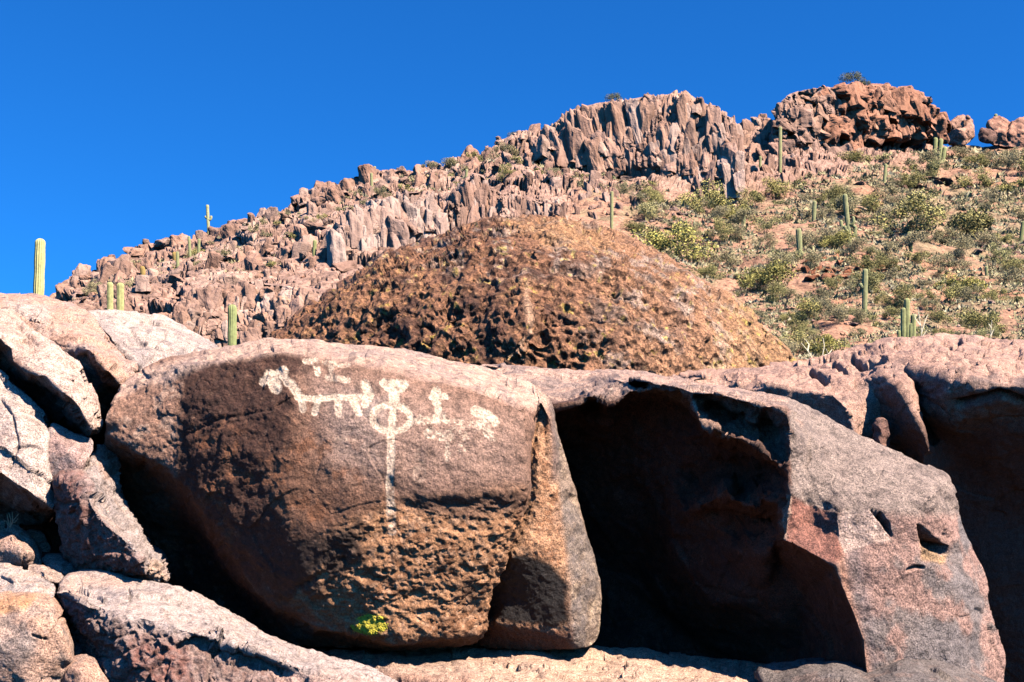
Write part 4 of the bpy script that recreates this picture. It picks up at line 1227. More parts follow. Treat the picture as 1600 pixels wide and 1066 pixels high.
def crag(name, label, poly, w, h, sx, sy, col=.6, pal=PAL, lift=0.0, limit=290, tilt=.12):
    """an outcrop packed from separate joint blocks"""
    P = scatter(poly, sx, sy)
    if len(P) > limit:
        P = P[np.random.default_rng(1).permutation(len(P))[:limit]]
    S = [hill_surface(x, y) for x, y in P]
    e = link(bpy.data.objects.new(name, None))
    e.location = (np.mean([s[0] for s in S]), np.mean([s[1] for s in S]), min(s[2] for s in S))
    e.empty_display_size = .1
    tag(e, label, 'rock crag', 'rock crags on the hillside', 'thing')
    for (x, y), s in zip(P, S):
        m = np.linalg.norm(s) / FPX
        q = random.random() ** 1.8 * 1.25
        ww = (w[0] + (w[1] - w[0]) * q) * m; hh = (h[0] + (h[1] - h[0]) * (q * .6 + .4 * random.random())) * m
        if random.random() < col + (.3 if col > .2 else 0):
            hh *= 1.25 if h[1] < 45 else 1.7
            put_piece('rock_column', random.choice(COLS), e, (s[0], s[1], s[2] + hh * (.02 + lift)), (ww, ww * random.uniform(.8, 1.3), hh), yaw=random.gauss(.4, .25) + random.choice((0, 1.57, 3.14)), tilt=tilt, pal=pal)
        else:
            ww *= 1.15; hh *= .7
            put_piece('rock_block', random.choice(CHUNKS), e, (s[0], s[1], s[2] + hh * (.05 + lift)), (ww, ww * random.uniform(.7, 1.3), hh), yaw=random.gauss(.4, .35) + random.choice((0, 1.57, 3.14)), tilt=tilt * 1.3, pal=pal)
    return e

def cliff_wall(name, label, top, bottom, cell=(3.0, 4.0, 22.0), amp=1.1, colf=None, steep=.045, step=8, levels=2, thick=25.0, bulge=2.0, seed=0, cw=(10, 27), ch=(22, 90), chunky=.3, pal=None, px_pal=None):
    """a steep face standing out of the slope"""
    bx = [p[0] for p in bottom]; by = [p[1] for p in bottom]
    hx = np.linspace(min(bx), max(bx), 12)
    hd = hill_d(hx, np.interp(hx, bx, by))
    fit = np.polyfit(hx, hd, 1)
    fit[0] *= .45; fit[1] += hd.mean() - np.polyval(fit, hx).mean()
    def dep(x, y):
        yb = float(np.interp(x, bx, by))
        return float(np.polyval(fit, x)) - 2.5 + steep * (yb - y)
    out = [(x, y, dep(x, y)) for x, y in top] + [(x, y, dep(x, y) + .5) for x, y in bottom[::-1]]
    x0, x1 = min(bx), max(bx)
    inner = []
    tx = [p[0] for p in top]; ty = [p[1] for p in top]
    for x in np.linspace(x0 + 12, x1 - 12, max(3, int((x1 - x0) / 28))):
        yt, yb = np.interp(x, tx, ty), np.interp(x, bx, by)
        for f in (.25, .55, .8):
            y = yt + (yb - yt) * f
            if in_poly(np.array([x]), np.array([y]), [(o[0], o[1]) for o in out])[0]:
                inner.append((x, y, dep(x, y) - bulge * random.uniform(.2, 1)))
    def dsp(P, N, px, py):
        w = np.stack([fbm(P / 4, 2, seed + 1), fbm(P / 4, 2, seed + 2), fbm(P / 4, 2, seed + 3)], 1) * .5
        Q = P / np.array(cell) + w * .35
        f1, f2, cid, v = worley(Q, seed + 5)
        ti = v @ np.array([1.2, .5, .3])
        g1, g2, cd2, v2 = worley(P / np.array(cell) * 2.6 + 4 + w * .4, seed + 9)
        d = amp * ((cid - .5) * 1.9 + ti * .8 - .9 * (1 - smooth(0, .10, f2 - f1)))
        d = d + amp * .4 * ((cd2 - .5) * 1.6 + (v2 @ np.array([.8, .3, -.2])) - .8 * (1 - smooth(0, .12, g2 - g1)))
        k1, k2, cd3, v3 = worley(P / (np.array(cell) * np.array([.9, .9, .16])) + w * .5, seed + 13)
        d = d + amp * .35 * (cd3 - .5) + .16 * fbm(P / .9, 3, seed + 7)
        fr = smooth(.3, .55, -N[:, 1])
        vec = np.array([.12, -1, .0]) * (d * fr)[:, None]
        vec[:, 2] += (1 - fr) * amp * .7 * (cid - .4) * smooth(.1, .5, N[:, 2])
        return np.zeros(len(P)), vec
    def cl(P, N, px, py, d):
        n1 = fbm(P / 5, 4, seed + 21); n2 = fbm(P * np.array([.7, .7, .09]), 3, seed + 22); n3 = fbm(P, 3, seed + 23)
        c = mixa(flat(P, (.36, .245, .195)), (.27, .18, .145), smooth(-.1, .5, n1))
        c = mixa(c, (.40, .30, .25), smooth(.12, .5, n2) * .75)
        c = mixa(c, (.17, .12, .10), smooth(.2, .5, n3 - .4 * n2) * .6)
        return colf(c, P, px, py, n1, n2, n3) if colf else c
    amp = amp * (.8 if chunky > .5 else .45)
    o = rock(name, label, 'cliff', out, inner, [], thick=thick, disp=dsp, color=cl, mat=M_FAR, step=step, levels=levels, sm0=0, sm1=0, osm=0, shrink=.9)
    me = o.data
    me.polygons.foreach_set('use_smooth', np.zeros(len(me.polygons), bool))
    # the joint columns the face is broken into
    P = scatter([(q[0], q[1]) for q in out], cw[0] * .8, ch[0] * .55)
    for x, y in P:
        q = random.random() ** 1.6
        w = cw[0] + (cw[1] - cw[0]) * q; h = (ch[0] + (ch[1] - ch[0]) * random.random()) * (.7 + .5 * q)
        yt = float(np.interp(x, tx, ty)); yb = float(np.interp(x, bx, by))
        y1 = max(yt + random.uniform(-1, 8), y - h / 2); y2 = min(yb + 20, y1 + h)
        if y2 - y1 < 7: continue
        dd = dep(x, (y1 + y2) / 2)
        m = dd / FPX
        c = unproj(x, (y1 + y2) / 2, dd + random.uniform(-.2, .75) * w * m)
        c = c - np.array([0, bulge * (.2 if chunky > .5 else .4), 0])
        blk = random.random() < chunky
        put_piece('rock_block' if blk else 'rock_column', random.choice(CHUNKS if blk else COLS), o, c, (w * m * 1.25, w * m * random.uniform(1.0, 1.7), (y2 - y1) * m * 1.06),
                  yaw=random.gauss(.3, .35) + random.choice((0, 1.57, 3.14)), tilt=.06, pal=pal if pal else (CPAL if px_pal is None else px_pal(x, y)))
    return o
CPAL = [(.39, .27, .22), (.35, .235, .185), (.44, .33, .275), (.32, .22, .175), (.40, .265, .20), (.46, .36, .31)]

cliff_wall('cliff', 'tall pale jointed cliff crowning the middle of the ridge',
    [(846, 212), (870, 192), (888, 176), (905, 170), (930, 164), (958, 160), (985, 157), (1012, 152), (1040, 150), (1062, 147), (1078, 150), (1092, 160), (1112, 168), (1128, 178), (1136, 184), (1150, 190)],
    [(840, 238), (870, 250), (900, 255), (940, 262), (980, 276), (1010, 286), (1040, 280), (1075, 296), (1100, 300), (1130, 308), (1156, 290)], seed=1, amp=1.5, bulge=3.5)
def k2col(c, P, px, py, n1, n2, n3):
    b = mixa(flat(P, (.36, .19, .125)), (.26, .135, .09), smooth(0, .5, n1 + .4 * n3))
    m = smooth(1300, 1330, px + 10 * n1) * smooth(262, 235, py)
    return c * (1 - m[:, None]) + b * m[:, None]
cliff_wall('cliff', 'brown blocky summit outcrop at the top right with a bush on top',
    [(1212, 196), (1219, 162), (1233, 151), (1258, 142), (1284, 138), (1309, 139), (1329, 134), (1374, 133), (1400, 138), (1423, 136), (1430, 146), (1441, 160), (1458, 173), (1463, 188)],
    [(1212, 236), (1230, 240), (1267, 250), (1295, 269), (1329, 260), (1335, 236), (1357, 219), (1413, 216), (1452, 220), (1460, 212)], cell=(4.5, 5, 14), amp=1.5, colf=k2col, seed=31, steep=.03, bulge=4, cw=(13, 42), ch=(16, 50), chunky=.6,
    px_pal=lambda x, y: [(.36, .195, .13), (.32, .17, .115), (.40, .23, .16)] if x + random.uniform(-35, 35) > 1295 and y < 240 else CPAL[:2] + CPAL[3:5])
cliff_wall('cliff', 'smooth pale grey cliff above the left shoulder of the pitted boulder',
    [(528, 352), (545, 335), (575, 318), (610, 308), (640, 302), (668, 300), (680, 318), (690, 330)],
    [(525, 405), (560, 408), (590, 398), (620, 386), (660, 380), (694, 366)], seed=51, amp=1.0, bulge=2.5, cw=(10, 30), ch=(30, 90), pal=[(.42, .32, .275), (.36, .265, .225), (.46, .37, .325)])
cliff_wall('cliff', 'row of upright dark-cracked rock columns behind the top of the pitted boulder',
    [(690, 318), (705, 302), (722, 285), (738, 272), (756, 276), (764, 294), (785, 304), (815, 306), (845, 318), (868, 314), (884, 320)],
    [(690, 372), (730, 366), (780, 362), (830, 356), (884, 346)], cell=(1.5, 2.5, 14), seed=61, amp=1.4, bulge=1.5, step=7, cw=(8, 20), ch=(28, 80))
cliff_wall('cliff', 'low broken cliff above the small round cactus behind the petroglyph boulder',
    [(282, 476), (300, 452), (330, 446), (360, 448), (390, 442), (430, 446), (470, 448), (500, 456)],
    [(270, 530), (310, 536), (360, 545), (410, 540), (450, 520), (505, 492)], cell=(2.0, 3, 6), seed=71, amp=.9, bulge=1.2, cw=(11, 30), ch=(16, 50), chunky=.3)

# balanced and dark boulders on the right skyline
def sky_rock(name, label, out, inn, base, alt, amp=.6, thick=4, zz=None):
    d0 = float(hill_d(np.array([out[0][0]]), np.array([232.0]))[0]) - 2
    mk = lambda p: (p[0], p[1], d0 + p[2])
    o = rock(name, label, 'boulder', [mk(p) for p in out], [mk(p) for p in inn], [], thick=thick, mat=M_FAR,
         disp=lambda P, N, px, py: amp * fbm(P / 3.2, 3, 7) + .25 * fbm(P / .9, 3, 8) - (.9 * np.exp(-(seg_dist(px, py, zz) / 1.6) ** 2) if zz else 0),
         color=gen_col(int(out[0][0]), base, alt, None, .5, f=.3), step=6, levels=2, sm0=1, sm1=1)
    return o
sky_rock('boulder', 'lone rounded boulder standing on the skyline right of the summit outcrop',
    [(1477, 222, 3), (1477, 202, 3), (1481, 190, 3.5), (1490, 183, 4), (1502, 180, 4), (1510, 184, 4), (1520, 190, 4), (1523, 202, 3.5), (1522, 216, 3), (1514, 226, 2), (1498, 228, 1)], [(1500, 205, 0), (1492, 195, 1), (1512, 205, .6)],
    (.42, .26, .19), (.31, .19, .14), zz=[(1482, 200), (1495, 197), (1508, 196), (1510, 185)])
sky_rock('stone', 'small cap stone perched on the lone skyline boulder', [(1506, 186, 2), (1508, 180, 2), (1514, 178, 2), (1519, 181, 2), (1519, 187, 2), (1512, 189, 2)], [(1513, 184, .8)], (.33, .21, .16), (.25, .16, .12), .2, 1.2)
sky_rock('boulder', 'dark slanting boulder on the skyline by the right-hand cactus', [(1526, 220, 1), (1530, 206, 1), (1536, 199, 1.5), (1546, 203, 1), (1556, 209, 1), (1559, 216, 0), (1552, 222, 0), (1536, 223, 0)], [(1545, 212, -.4)], (.17, .10, .08), (.12, .075, .06), .4, 3)
sky_rock('boulder', 'reddish blocky boulder cut by the right edge of the skyline', [(1540, 206, 5), (1544, 192, 5), (1551, 186, 5), (1560, 182, 6), (1572, 184, 6), (1578, 192, 5), (1586, 187, 5), (1594, 186, 5), (1600, 183, 5), (1640, 176, 5), (1680, 190, 5), (1680, 230, 3), (1600, 232, 3), (1550, 228, 3)],
    [(1565, 205, 3), (1590, 208, 2.5), (1630, 205, 2.5)], (.40, .23, .165), (.30, .17, .125), .8, 5, zz=[(1578, 190), (1574, 205), (1577, 220)])

crag('rock_crag', 'tumbled pink rock ridge at the far left end of the hill', [(72, 468), (100, 428), (122, 412), (155, 408), (192, 388), (225, 392), (215, 425), (150, 450)], (10, 34), (12, 36), 12, 10, .3, lift=.05)
crag('rock_crag', 'broken rocks along the left skyline below the small pale cactus', [(225, 382), (260, 372), (330, 352), (400, 331), (450, 317), (500, 292), (520, 296), (470, 350), (380, 385), (260, 405)], (8, 26), (8, 26), 13, 10, .35)
crag('rock_crag', 'fractured rocks along the skyline left of the tall summit cliff', [(500, 292), (540, 277), (600, 270), (650, 264), (700, 250), (760, 230), (800, 214), (842, 208), (846, 235), (780, 262), (690, 285), (600, 303), (530, 330), (500, 340)], (8, 26), (8, 32), 13, 10, .45)
crag('rock_crag', 'dark jagged rocks on the slope left of the smooth grey cliff', [(380, 390), (470, 352), (520, 335), (525, 400), (500, 440), (430, 440), (350, 440), (330, 410)], (9, 34), (9, 40), 15, 12, .45)
crag('rock_crag', 'stony rubble below the left ridge, behind the pair of cacti', [(130, 455), (220, 420), (320, 405), (350, 440), (290, 470), (280, 520), (200, 500), (110, 490)], (7, 26), (7, 24), 14, 11, .25)
crag('rock_crag', 'large angular rocks at the hill foot behind the lone short cactus', [(225, 510), (290, 520), (340, 545), (450, 525), (500, 490), (520, 420), (560, 410), (500, 500), (440, 560), (260, 560)], (22, 52), (24, 50), 24, 18, .4, lift=.05)
crag('rock_crag', 'stepped dark blocks below the tall summit cliff', [(790, 250), (850, 240), (930, 266), (1000, 286), (1060, 300), (1000, 304), (900, 306), (880, 318), (820, 300), (770, 272)], (9, 24), (10, 30), 15, 12, .5)
crag('rock_crag', 'pinkish shattered rocks between the summit cliff and the summit outcrop', [(1140, 200), (1165, 192), (1200, 185), (1216, 178), (1220, 235), (1270, 252), (1300, 272), (1240, 290), (1180, 280), (1150, 300), (1130, 280)], (8, 22), (9, 34), 14, 12, .55)
crag('rock_crag', 'jagged dark blocks at the foot of the summit cliff, right end', [(1060, 290), (1080, 260), (1105, 235), (1130, 250), (1150, 290), (1130, 312), (1080, 305)], (12, 24), (26, 60), 17, 17, .9, lift=.1, pal=[(.26, .18, .15), (.38, .28, .23), (.33, .23, .19)])
crag('rock_crag', 'small broken rocks right of the rock columns', [(885, 312), (960, 302), (1000, 310), (990, 345), (930, 350), (890, 345)], (7, 15), (8, 26), 14, 12, .5)
RED = [(.28, .12, .065), (.23, .10, .055), (.32, .16, .095)]
crag('rock_crag', 'red earthy bank halfway up the right-hand slope', [(1235, 428), (1262, 416), (1340, 415), (1400, 424), (1395, 440), (1330, 446), (1262, 440)], (10, 26), (9, 20), 11, 8, .1, RED)
crag('rock_crag', 'pale orange boulders beside the many-armed cactus', [(1278, 330), (1300, 308), (1335, 318), (1375, 322), (1384, 345), (1360, 356), (1330, 350), (1290, 345)], (14, 34), (12, 30), 16, 12, .2, [(.42, .26, .165), (.38, .225, .135), (.40, .28, .205)])
crag('rock_crag', 'dark rock pile near the right edge of the slope', [(1500, 395), (1540, 380), (1610, 372), (1610, 398), (1540, 402)], (9, 22), (8, 18), 12, 9, .2, [(.25, .17, .145), (.31, .21, .17)])
crag('rock_crag', 'reddish shelf of rocks below the summit outcrop', [(1330, 285), (1400, 275), (1470, 280), (1560, 292), (1550, 304), (1420, 300), (1340, 300)], (12, 30), (6, 14), 16, 9, .1, [(.30, .19, .14), (.25, .15, .115)])
crag('rock_crag', 'scree of grey stones above the big bushes', [(970, 345), (1040, 315), (1090, 335), (1060, 350), (1000, 362)], (5, 13), (4, 10), 9, 6, .1, [(.27, .21, .185), (.22, .16, .14)])
crag('rock_crag', 'scree of pink stones below the pinkish shattered rocks', [(1235, 295), (1290, 280), (1330, 300), (1290, 318), (1230, 320)], (5, 13), (4, 10), 10, 7, .1, [(.38, .25, .19), (.30, .20, .16)])
crag('rock_crag', 'reddish gully rocks beside the slope of the pitted boulder', [(1190, 470), (1240, 455), (1330, 470), (1340, 520), (1260, 530), (1210, 500)], (8, 20), (6, 15), 17, 12, .1, [(.36, .20, .145), (.27, .18, .155), (.40, .25, .18)])

# single rocks lying on the slope: pieces of the hillside
def slope_poly():
    return [(-40, 520), (100, 440), (330, 362), (560, 290), (800, 225), (900, 290), (1150, 310), (1330, 275), (1470, 235), (1640, 230), (1640, 560), (1250, 600), (1000, 380), (880, 340), (500, 480), (330, 570), (-40, 600)]
SP_ = slope_poly()
P = scatter(SP_, 30, 26)
P = P[np.random.default_rng(3).permutation(len(P))][:290]
for x, y in P:
    s = hill_surface(x, y); m = np.linalg.norm(s) / FPX
    w = 4.5 * m * (1 + abs(random.gauss(0, .9)))
    put_piece('rock', random.choice(CHUNKS), hillside, (s[0], s[1], s[2] + w * .08), (w, w * random.uniform(.7, 1.2), w * random.uniform(.5, .9)), tilt=.3,
              pal=PAL + [(.44, .29, .21), (.46, .34, .27)])
# uncountable small stones
Vs, Ts, Cs, off = [], [], [], 0
P = np.concatenate([scatter(SP_, 7.5, 7), scatter([(880, 345), (1000, 380), (1250, 600), (600, 640), (500, 500)], 12, 11)])
for x, y in P:
    if random.random() < .25: continue
    s = hill_surface(x, y); m = np.linalg.norm(s) / FPX
    V0, T0 = CHUNKV[random.randrange(10)]
    w = m * random.uniform(1.5, 5) * (1 + (random.random() < .12) * 1.2)
    a = random.uniform(0, 6.28)
    R = np.array([[math.cos(a), -math.sin(a), 0], [math.sin(a), math.cos(a), 0], [0, 0, 1]])
    Vs.append((V0 * np.array([w, w * random.uniform(.6, 1.2), w * random.uniform(.4, .8)])) @ R.T + s)
    Ts.append(T0 + off); off += len(V0)
    Cs.append(np.tile(np.array(tint_pick(PAL + [(.45, .31, .23)])[:3]), (len(V0), 1)))
me = make_mesh('loose_stones', np.concatenate(Vs), np.concatenate(Ts), False, np.concatenate(Cs))
me.materials.append(M_HILL)
o = link(bpy.data.objects.new('loose_stones', me))
tag(o, 'small loose stones strewn over the slope', 'stones', None, 'stuff')

# ================================================================== plants
def leaf_mat(name, c1, c2):
    m, nt, b = new_mat(name)
    oi = nd(nt, 'ShaderNodeObjectInfo'); geo = nd(nt, 'ShaderNodeNewGeometry')
    c = mixc(nt, 'MULTIPLY', 1.0, oi.outputs['Color'], ramp(nt, geo.outputs['Random Per Island'], [(0, c1), (1, c2)]))
    nt.links.new(c, b.inputs['Base Color'])
    b.inputs['Roughness'].default_value = .8; b.inputs['Specular IOR Level'].default_value = .2
    return m
M_LEAF = leaf_mat('shrub_leaves', (.65, .65, .65), (1.4, 1.35, 1.2))
M_TWIG = leaf_mat('shrub_twigs', (.7, .7, .7), (1.1, 1.1, 1.1))

def shrub_mesh(seed, n, leaf, airy):
    r = np.random.default_rng(seed)
    k = r.integers(6, 11)
    cen = np.stack([r.normal(0, .27, k), r.normal(0, .27, k), .22 + .5 * r.random(k)], 1)
    rad = .12 + .14 * r.random(k)
    V, T = [], []
    for i in range(n):
        j = r.integers(k)
        p = r.normal(0, 1, 3); p /= np.linalg.norm(p)
        p = cen[j] + p * rad[j] * r.random() ** .4 * (1.25 if airy else 1)
        if p[2] < .0: p[2] = .05 * r.random()
        a = r.normal(0, 1, 3); a[2] = abs(a[2]) + .4; a /= np.linalg.norm(a)
        b = np.cross(a, r.normal(0, 1, 3)); b /= np.linalg.norm(b) + 1e-9
        s = leaf * (.6 + .8 * r.random())
        q = len(V)
        V += [p - b * s * .5, p + b * s * .5, p + a * s * 1.7]
        T.append((q, q + 1, q + 2))
    for j in range(k):                       # stems
        q = len(V)
        e = cen[j]; sd = np.array([.012, .006, 0])
        V += [np.array([0, 0, -.06]) - sd, np.array([0, 0, -.06]) + sd, e]
        T.append((q, q + 1, q + 2))
    me = make_mesh('shrub', np.array(V), np.array(T), False)
    me.materials.append(M_LEAF)
    return me
SH_S = [shrub_mesh(400 + i, 520, .062, False) for i in range(6)]
SH_B = [shrub_mesh(420 + i, 3800, .025, True) for i in range(6)]
GREENS = [(0.406, 0.351, 0.131), (0.359, 0.308, 0.121), (0.446, 0.382, 0.175), (0.311, 0.271, 0.109), (0.473, 0.394, 0.207), (0.406, 0.37, 0.163)]
GREYG = [(0.424, 0.349, 0.194), (0.374, 0.309, 0.175), (0.462, 0.377, 0.218), (0.337, 0.287, 0.16)]
def shrub(px, py, w, label, group, pal=GREENS, big=False, hk=None, name='desert_shrub'):
    s = hill_surface(px, py); m = np.linalg.norm(s) / FPX
    o = bpy.data.objects.new(name, random.choice(SH_B if big else SH_S))
    scene.collection.objects.link(o)
    ww = w * m
    o.scale = (ww, ww, ww * (hk or random.uniform(.7, 1.05)))
    o.rotation_euler = (0, 0, random.uniform(0, 6.28))
    o.location = (s[0], s[1], s[2] - .04 * ww)
    o.color = tint_pick(pal, (1, 1, 1))
    return tag(o, label, 'shrub', group, 'thing')

YG = [(0.46, 0.401, 0.114), (0.5, 0.425, 0.148), (0.419, 0.364, 0.114)]
for (x, y, w, lab) in (
    (1095, 336, 75, 'big yellow-green bush just below the tall summit cliff'),
    (1042, 392, 92, 'wide olive bush directly right of the pitted boulder crest'),
    (1188, 448, 78, 'broad olive bush above the right shoulder of the pitted boulder'),
    (1220, 302, 44, 'tall dark green bush under the thin cactus by the shattered rocks'),
    (1358, 334, 46, 'green bush between the pale orange boulders'),
    (1300, 396, 44, 'bright green bush at the foot of the many-armed cactus'),
    (1430, 378, 84, 'big olive bush left of the short cactus on the right slope'),
    (1535, 372, 88, 'widest olive bush near the right edge of the slope'),
    (1260, 512, 52, 'bright green bush just above the right end of the pitted boulder'),
    (1545, 530, 60, 'twiggy bush above the right rock outcrop near the edge'),
    (1232, 552, 60, 'green bush in the notch between pitted boulder and right outcrop'),
    (1284, 556, 54, 'dark green bush behind the left end of the right outcrop'),
    (1500, 470, 56, 'grey green bush right of the five-stemmed cactus'),
    (1340, 252, 44, 'olive bush at the foot of the summit outcrop'),
    (1150, 340, 50, 'olive bush right of the big yellow-green bush'),
    (1420, 290, 40, 'dark bush left of the reddish shelf of rocks'),
    (1520, 300, 46, 'olive bush under the lone skyline boulder'),
    (1590, 300, 46, 'olive bush at the right edge under the skyline boulders')):
    shrub(x, y, w, lab, None, YG + GREENS[:2], True, .72, 'desert_bush')

def sky_bush(px, py, w, lab, d):
    q = unproj(px, py, d); m = d / FPX
    o = link(bpy.data.objects.new('desert_bush', SH_B[2])); o.scale = (w * m,) * 3; o.location = q; o.color = (.17, .17, .10, 1)
    tag(o, lab, 'shrub', None, 'thing')
d_out = float(hill_d(np.array([1340.0]), np.array([225.0]))[0]) + 6
sky_bush(1337, 140, 34, 'bush growing on top of the summit outcrop', d_out)
sky_bush(1356, 141, 18, 'small shrub right of the bush on the summit outcrop', d_out)
sky_bush(962, 165, 24, 'pale shrub on top of the tall summit cliff', 205)
sky_bush(806, 222, 20, 'small shrub on the skyline left of the tall summit cliff', 240)
sky_bush(226, 394, 16, 'dark shrub on the far left skyline', 190)

# many small shrubs, each told by what it grows next to
LAND = [(1249, 385, 'the thick straight saguaro'), (1322, 350, 'the saguaro with looped arms'), (1421, 380, 'the short saguaro right of the big olive bush'), (1352, 455, 'the saguaro below the red bank'), (1417, 500, 'the five-stemmed saguaro'),
        (1384, 272, 'the slim saguaro on the reddish shelf'), (1464, 235, 'the three-stemmed saguaro'), (1500, 205, 'the lone skyline boulder'), (1272, 330, 'the saguaro by the pale orange boulders'), (1315, 430, 'the red earthy bank'),
        (1095, 322, 'the big yellow-green bush'), (1042, 375, 'the wide olive bush beside the pitted boulder'), (1188, 430, 'the broad olive bush above the pitted boulder'), (1163, 340, 'the short saguaro by the yellow-green bush'),
        (956, 330, 'the tall slim saguaro above the pitted boulder'), (1570, 434, 'the short saguaro near the right edge'), (1535, 355, 'the widest olive bush at the right'), (1560, 388, 'the dark rock pile'), (1260, 495, 'the bright green bush by the pitted boulder'),
        (1500, 455, 'the grey green bush right of the five-stemmed saguaro'), (1219, 235, 'the very tall slim saguaro'), (1446, 338, 'the stubby dark saguaro'), (1520, 288, 'the olive bush under the lone skyline boulder'),
        (295, 382, 'the two thin saguaros on the left ridge'), (324, 340, 'the pale skyline saguaro'), (180, 460, 'the pair of saguaros at left'), (492, 395, 'the saguaro left of the smooth grey cliff'), (610, 345, 'the smooth grey cliff'),
        (785, 320, 'the row of rock columns'), (583, 275, 'the tiny skyline saguaro'), (729, 274, 'the small saguaro above the rock columns'), (1000, 215, 'the tall summit cliff'), (400, 480, 'the low broken cliff'), (150, 420, 'the far left ridge')]
ORD = ['nearest', 'second nearest', 'third nearest', 'fourth nearest', 'fifth nearest', 'sixth nearest', 'seventh nearest', 'eighth nearest', 'ninth nearest', 'tenth nearest', 'eleventh nearest', 'twelfth nearest', 'thirteenth nearest', 'fourteenth nearest']
LABS = set()
def shrub_field(P, widths, group, pals):
    rec = {}
    for x, y in P:
        w = random.choice(widths) * random.uniform(.8, 1.15)
        k = min(range(len(LAND)), key=lambda i: (LAND[i][0] - x) ** 2 + (LAND[i][1] - y) ** 2)
        dx, dy = x - LAND[k][0], y - LAND[k][1]
        side = ('right of' if dx > 0 else 'left of') if abs(dx) > abs(dy) else ('below' if dy > 0 else 'above')
        g = random.random() < .5
        sz = 'tiny' if w < 13 else 'small' if w < 22 else 'rounded'
        rec.setdefault((k, side, sz, g), []).append((math.hypot(dx, dy), x, y, w))
    for (k, side, sz, g), L in rec.items():
        for i, (_, x, y, w) in enumerate(sorted(L)):
            lab = (ORD[i] + ' ' if len(L) > 1 else '') + sz + (' grey' if g else ' green') + ' shrub ' + side + ' ' + LAND[k][2]
            while lab in LABS: lab = lab.replace(' shrub ', ' leafy shrub ') if 'leafy' not in lab else lab.replace('leafy', 'low leafy')
            LABS.add(lab)
            shrub(x, y, w, lab, group, pals[0] if g else pals[1], w > 24)
right = [(960, 345), (1010, 305), (1150, 318), (1240, 285), (1330, 265), (1400, 240), (1470, 240), (1640, 232), (1640, 545), (1500, 540), (1330, 560), (1250, 580), (1130, 460), (1050, 400)]
P = scatter(right, 25, 18)
P = P[np.random.default_rng(5).permutation(len(P))]
P = P[P[:, 0] < 1610][:280]
shrub_field(P, (10, 13, 16, 20, 26, 32, 38), 'small shrubs on the slope', (GREYG, GREENS))
left = [(110, 480), (140, 425), (330, 372), (540, 300), (780, 245), (900, 262), (1050, 300), (960, 318), (880, 305), (780, 285), (640, 300), (520, 340), (430, 430), (280, 440)]
P = scatter(left, 25, 15)
P = P[np.random.default_rng(6).permutation(len(P))][:100]
shrub_field(P, (9, 12, 15, 18, 22, 26), 'small shrubs among the crags', (GREYG, GREYG[:2] + GREENS[:2]))

# dry grass and low scrub nobody could count
Vs, Ts, Cs, off = [], [], [], 0
r = np.random.default_rng(9)
behind = [(880, 350), (960, 345), (1050, 400), (1130, 460), (1250, 580), (1240, 640), (640, 640), (560, 500), (700, 400)]
P1 = np.concatenate([scatter(right, 4.4, 3.8), scatter(behind, 8, 7)]); P2 = scatter(left, 11, 9)
for k, (x, y) in enumerate(np.concatenate([P1, P2])):
    if fbm(np.array([[x / 45, y / 30, 0]]), 3, 31)[0] < -.25: continue
    s = hill_surface(x, y); m = np.linalg.norm(s) / FPX
    w = m * r.uniform(3, 9)
    n = 9
    b0 = s + np.stack([r.normal(0, .4, n) * w, r.normal(0, .4, n) * w, np.full(n, -.02)], 1)
    tip = b0 + np.stack([r.normal(0, .45, n) * w, r.normal(0, .45, n) * w, w * r.uniform(.35, .95, n)], 1)
    sd = np.stack([r.normal(0, .18, n) * w, r.normal(0, .1, n) * w, np.zeros(n)], 1)
    V = np.empty((n * 3, 3)); V[0::3] = b0 - sd; V[1::3] = b0 + sd; V[2::3] = tip
    Vs.append(V); Ts.append(np.arange(n * 3).reshape(-1, 3) + off); off += n * 3
    c = np.array(random.choice(GREYG + [(.38, .34, .225), (.42, .37, .26), (.27, .26, .13)])) * r.uniform(.8, 1.2)
    Cs.append(np.tile(c, (n * 3, 1)))
me = make_mesh('dry_grass', np.concatenate(Vs), np.concatenate(Ts), False, np.concatenate(Cs), (1.0, .96, .86))
mgz, nt, b = new_mat('dry_grass')
at = nd(nt, 'ShaderNodeAttribute', attribute_name='Col'); nt.links.new(at.outputs['Color'], b.inputs['Base Color']); b.inputs['Roughness'].default_value = .9
me.materials.append(mgz)
o = link(bpy.data.objects.new('dry_grass', me))
tag(o, 'dry grass and low scrub over the slope', 'grass', None, 'stuff')

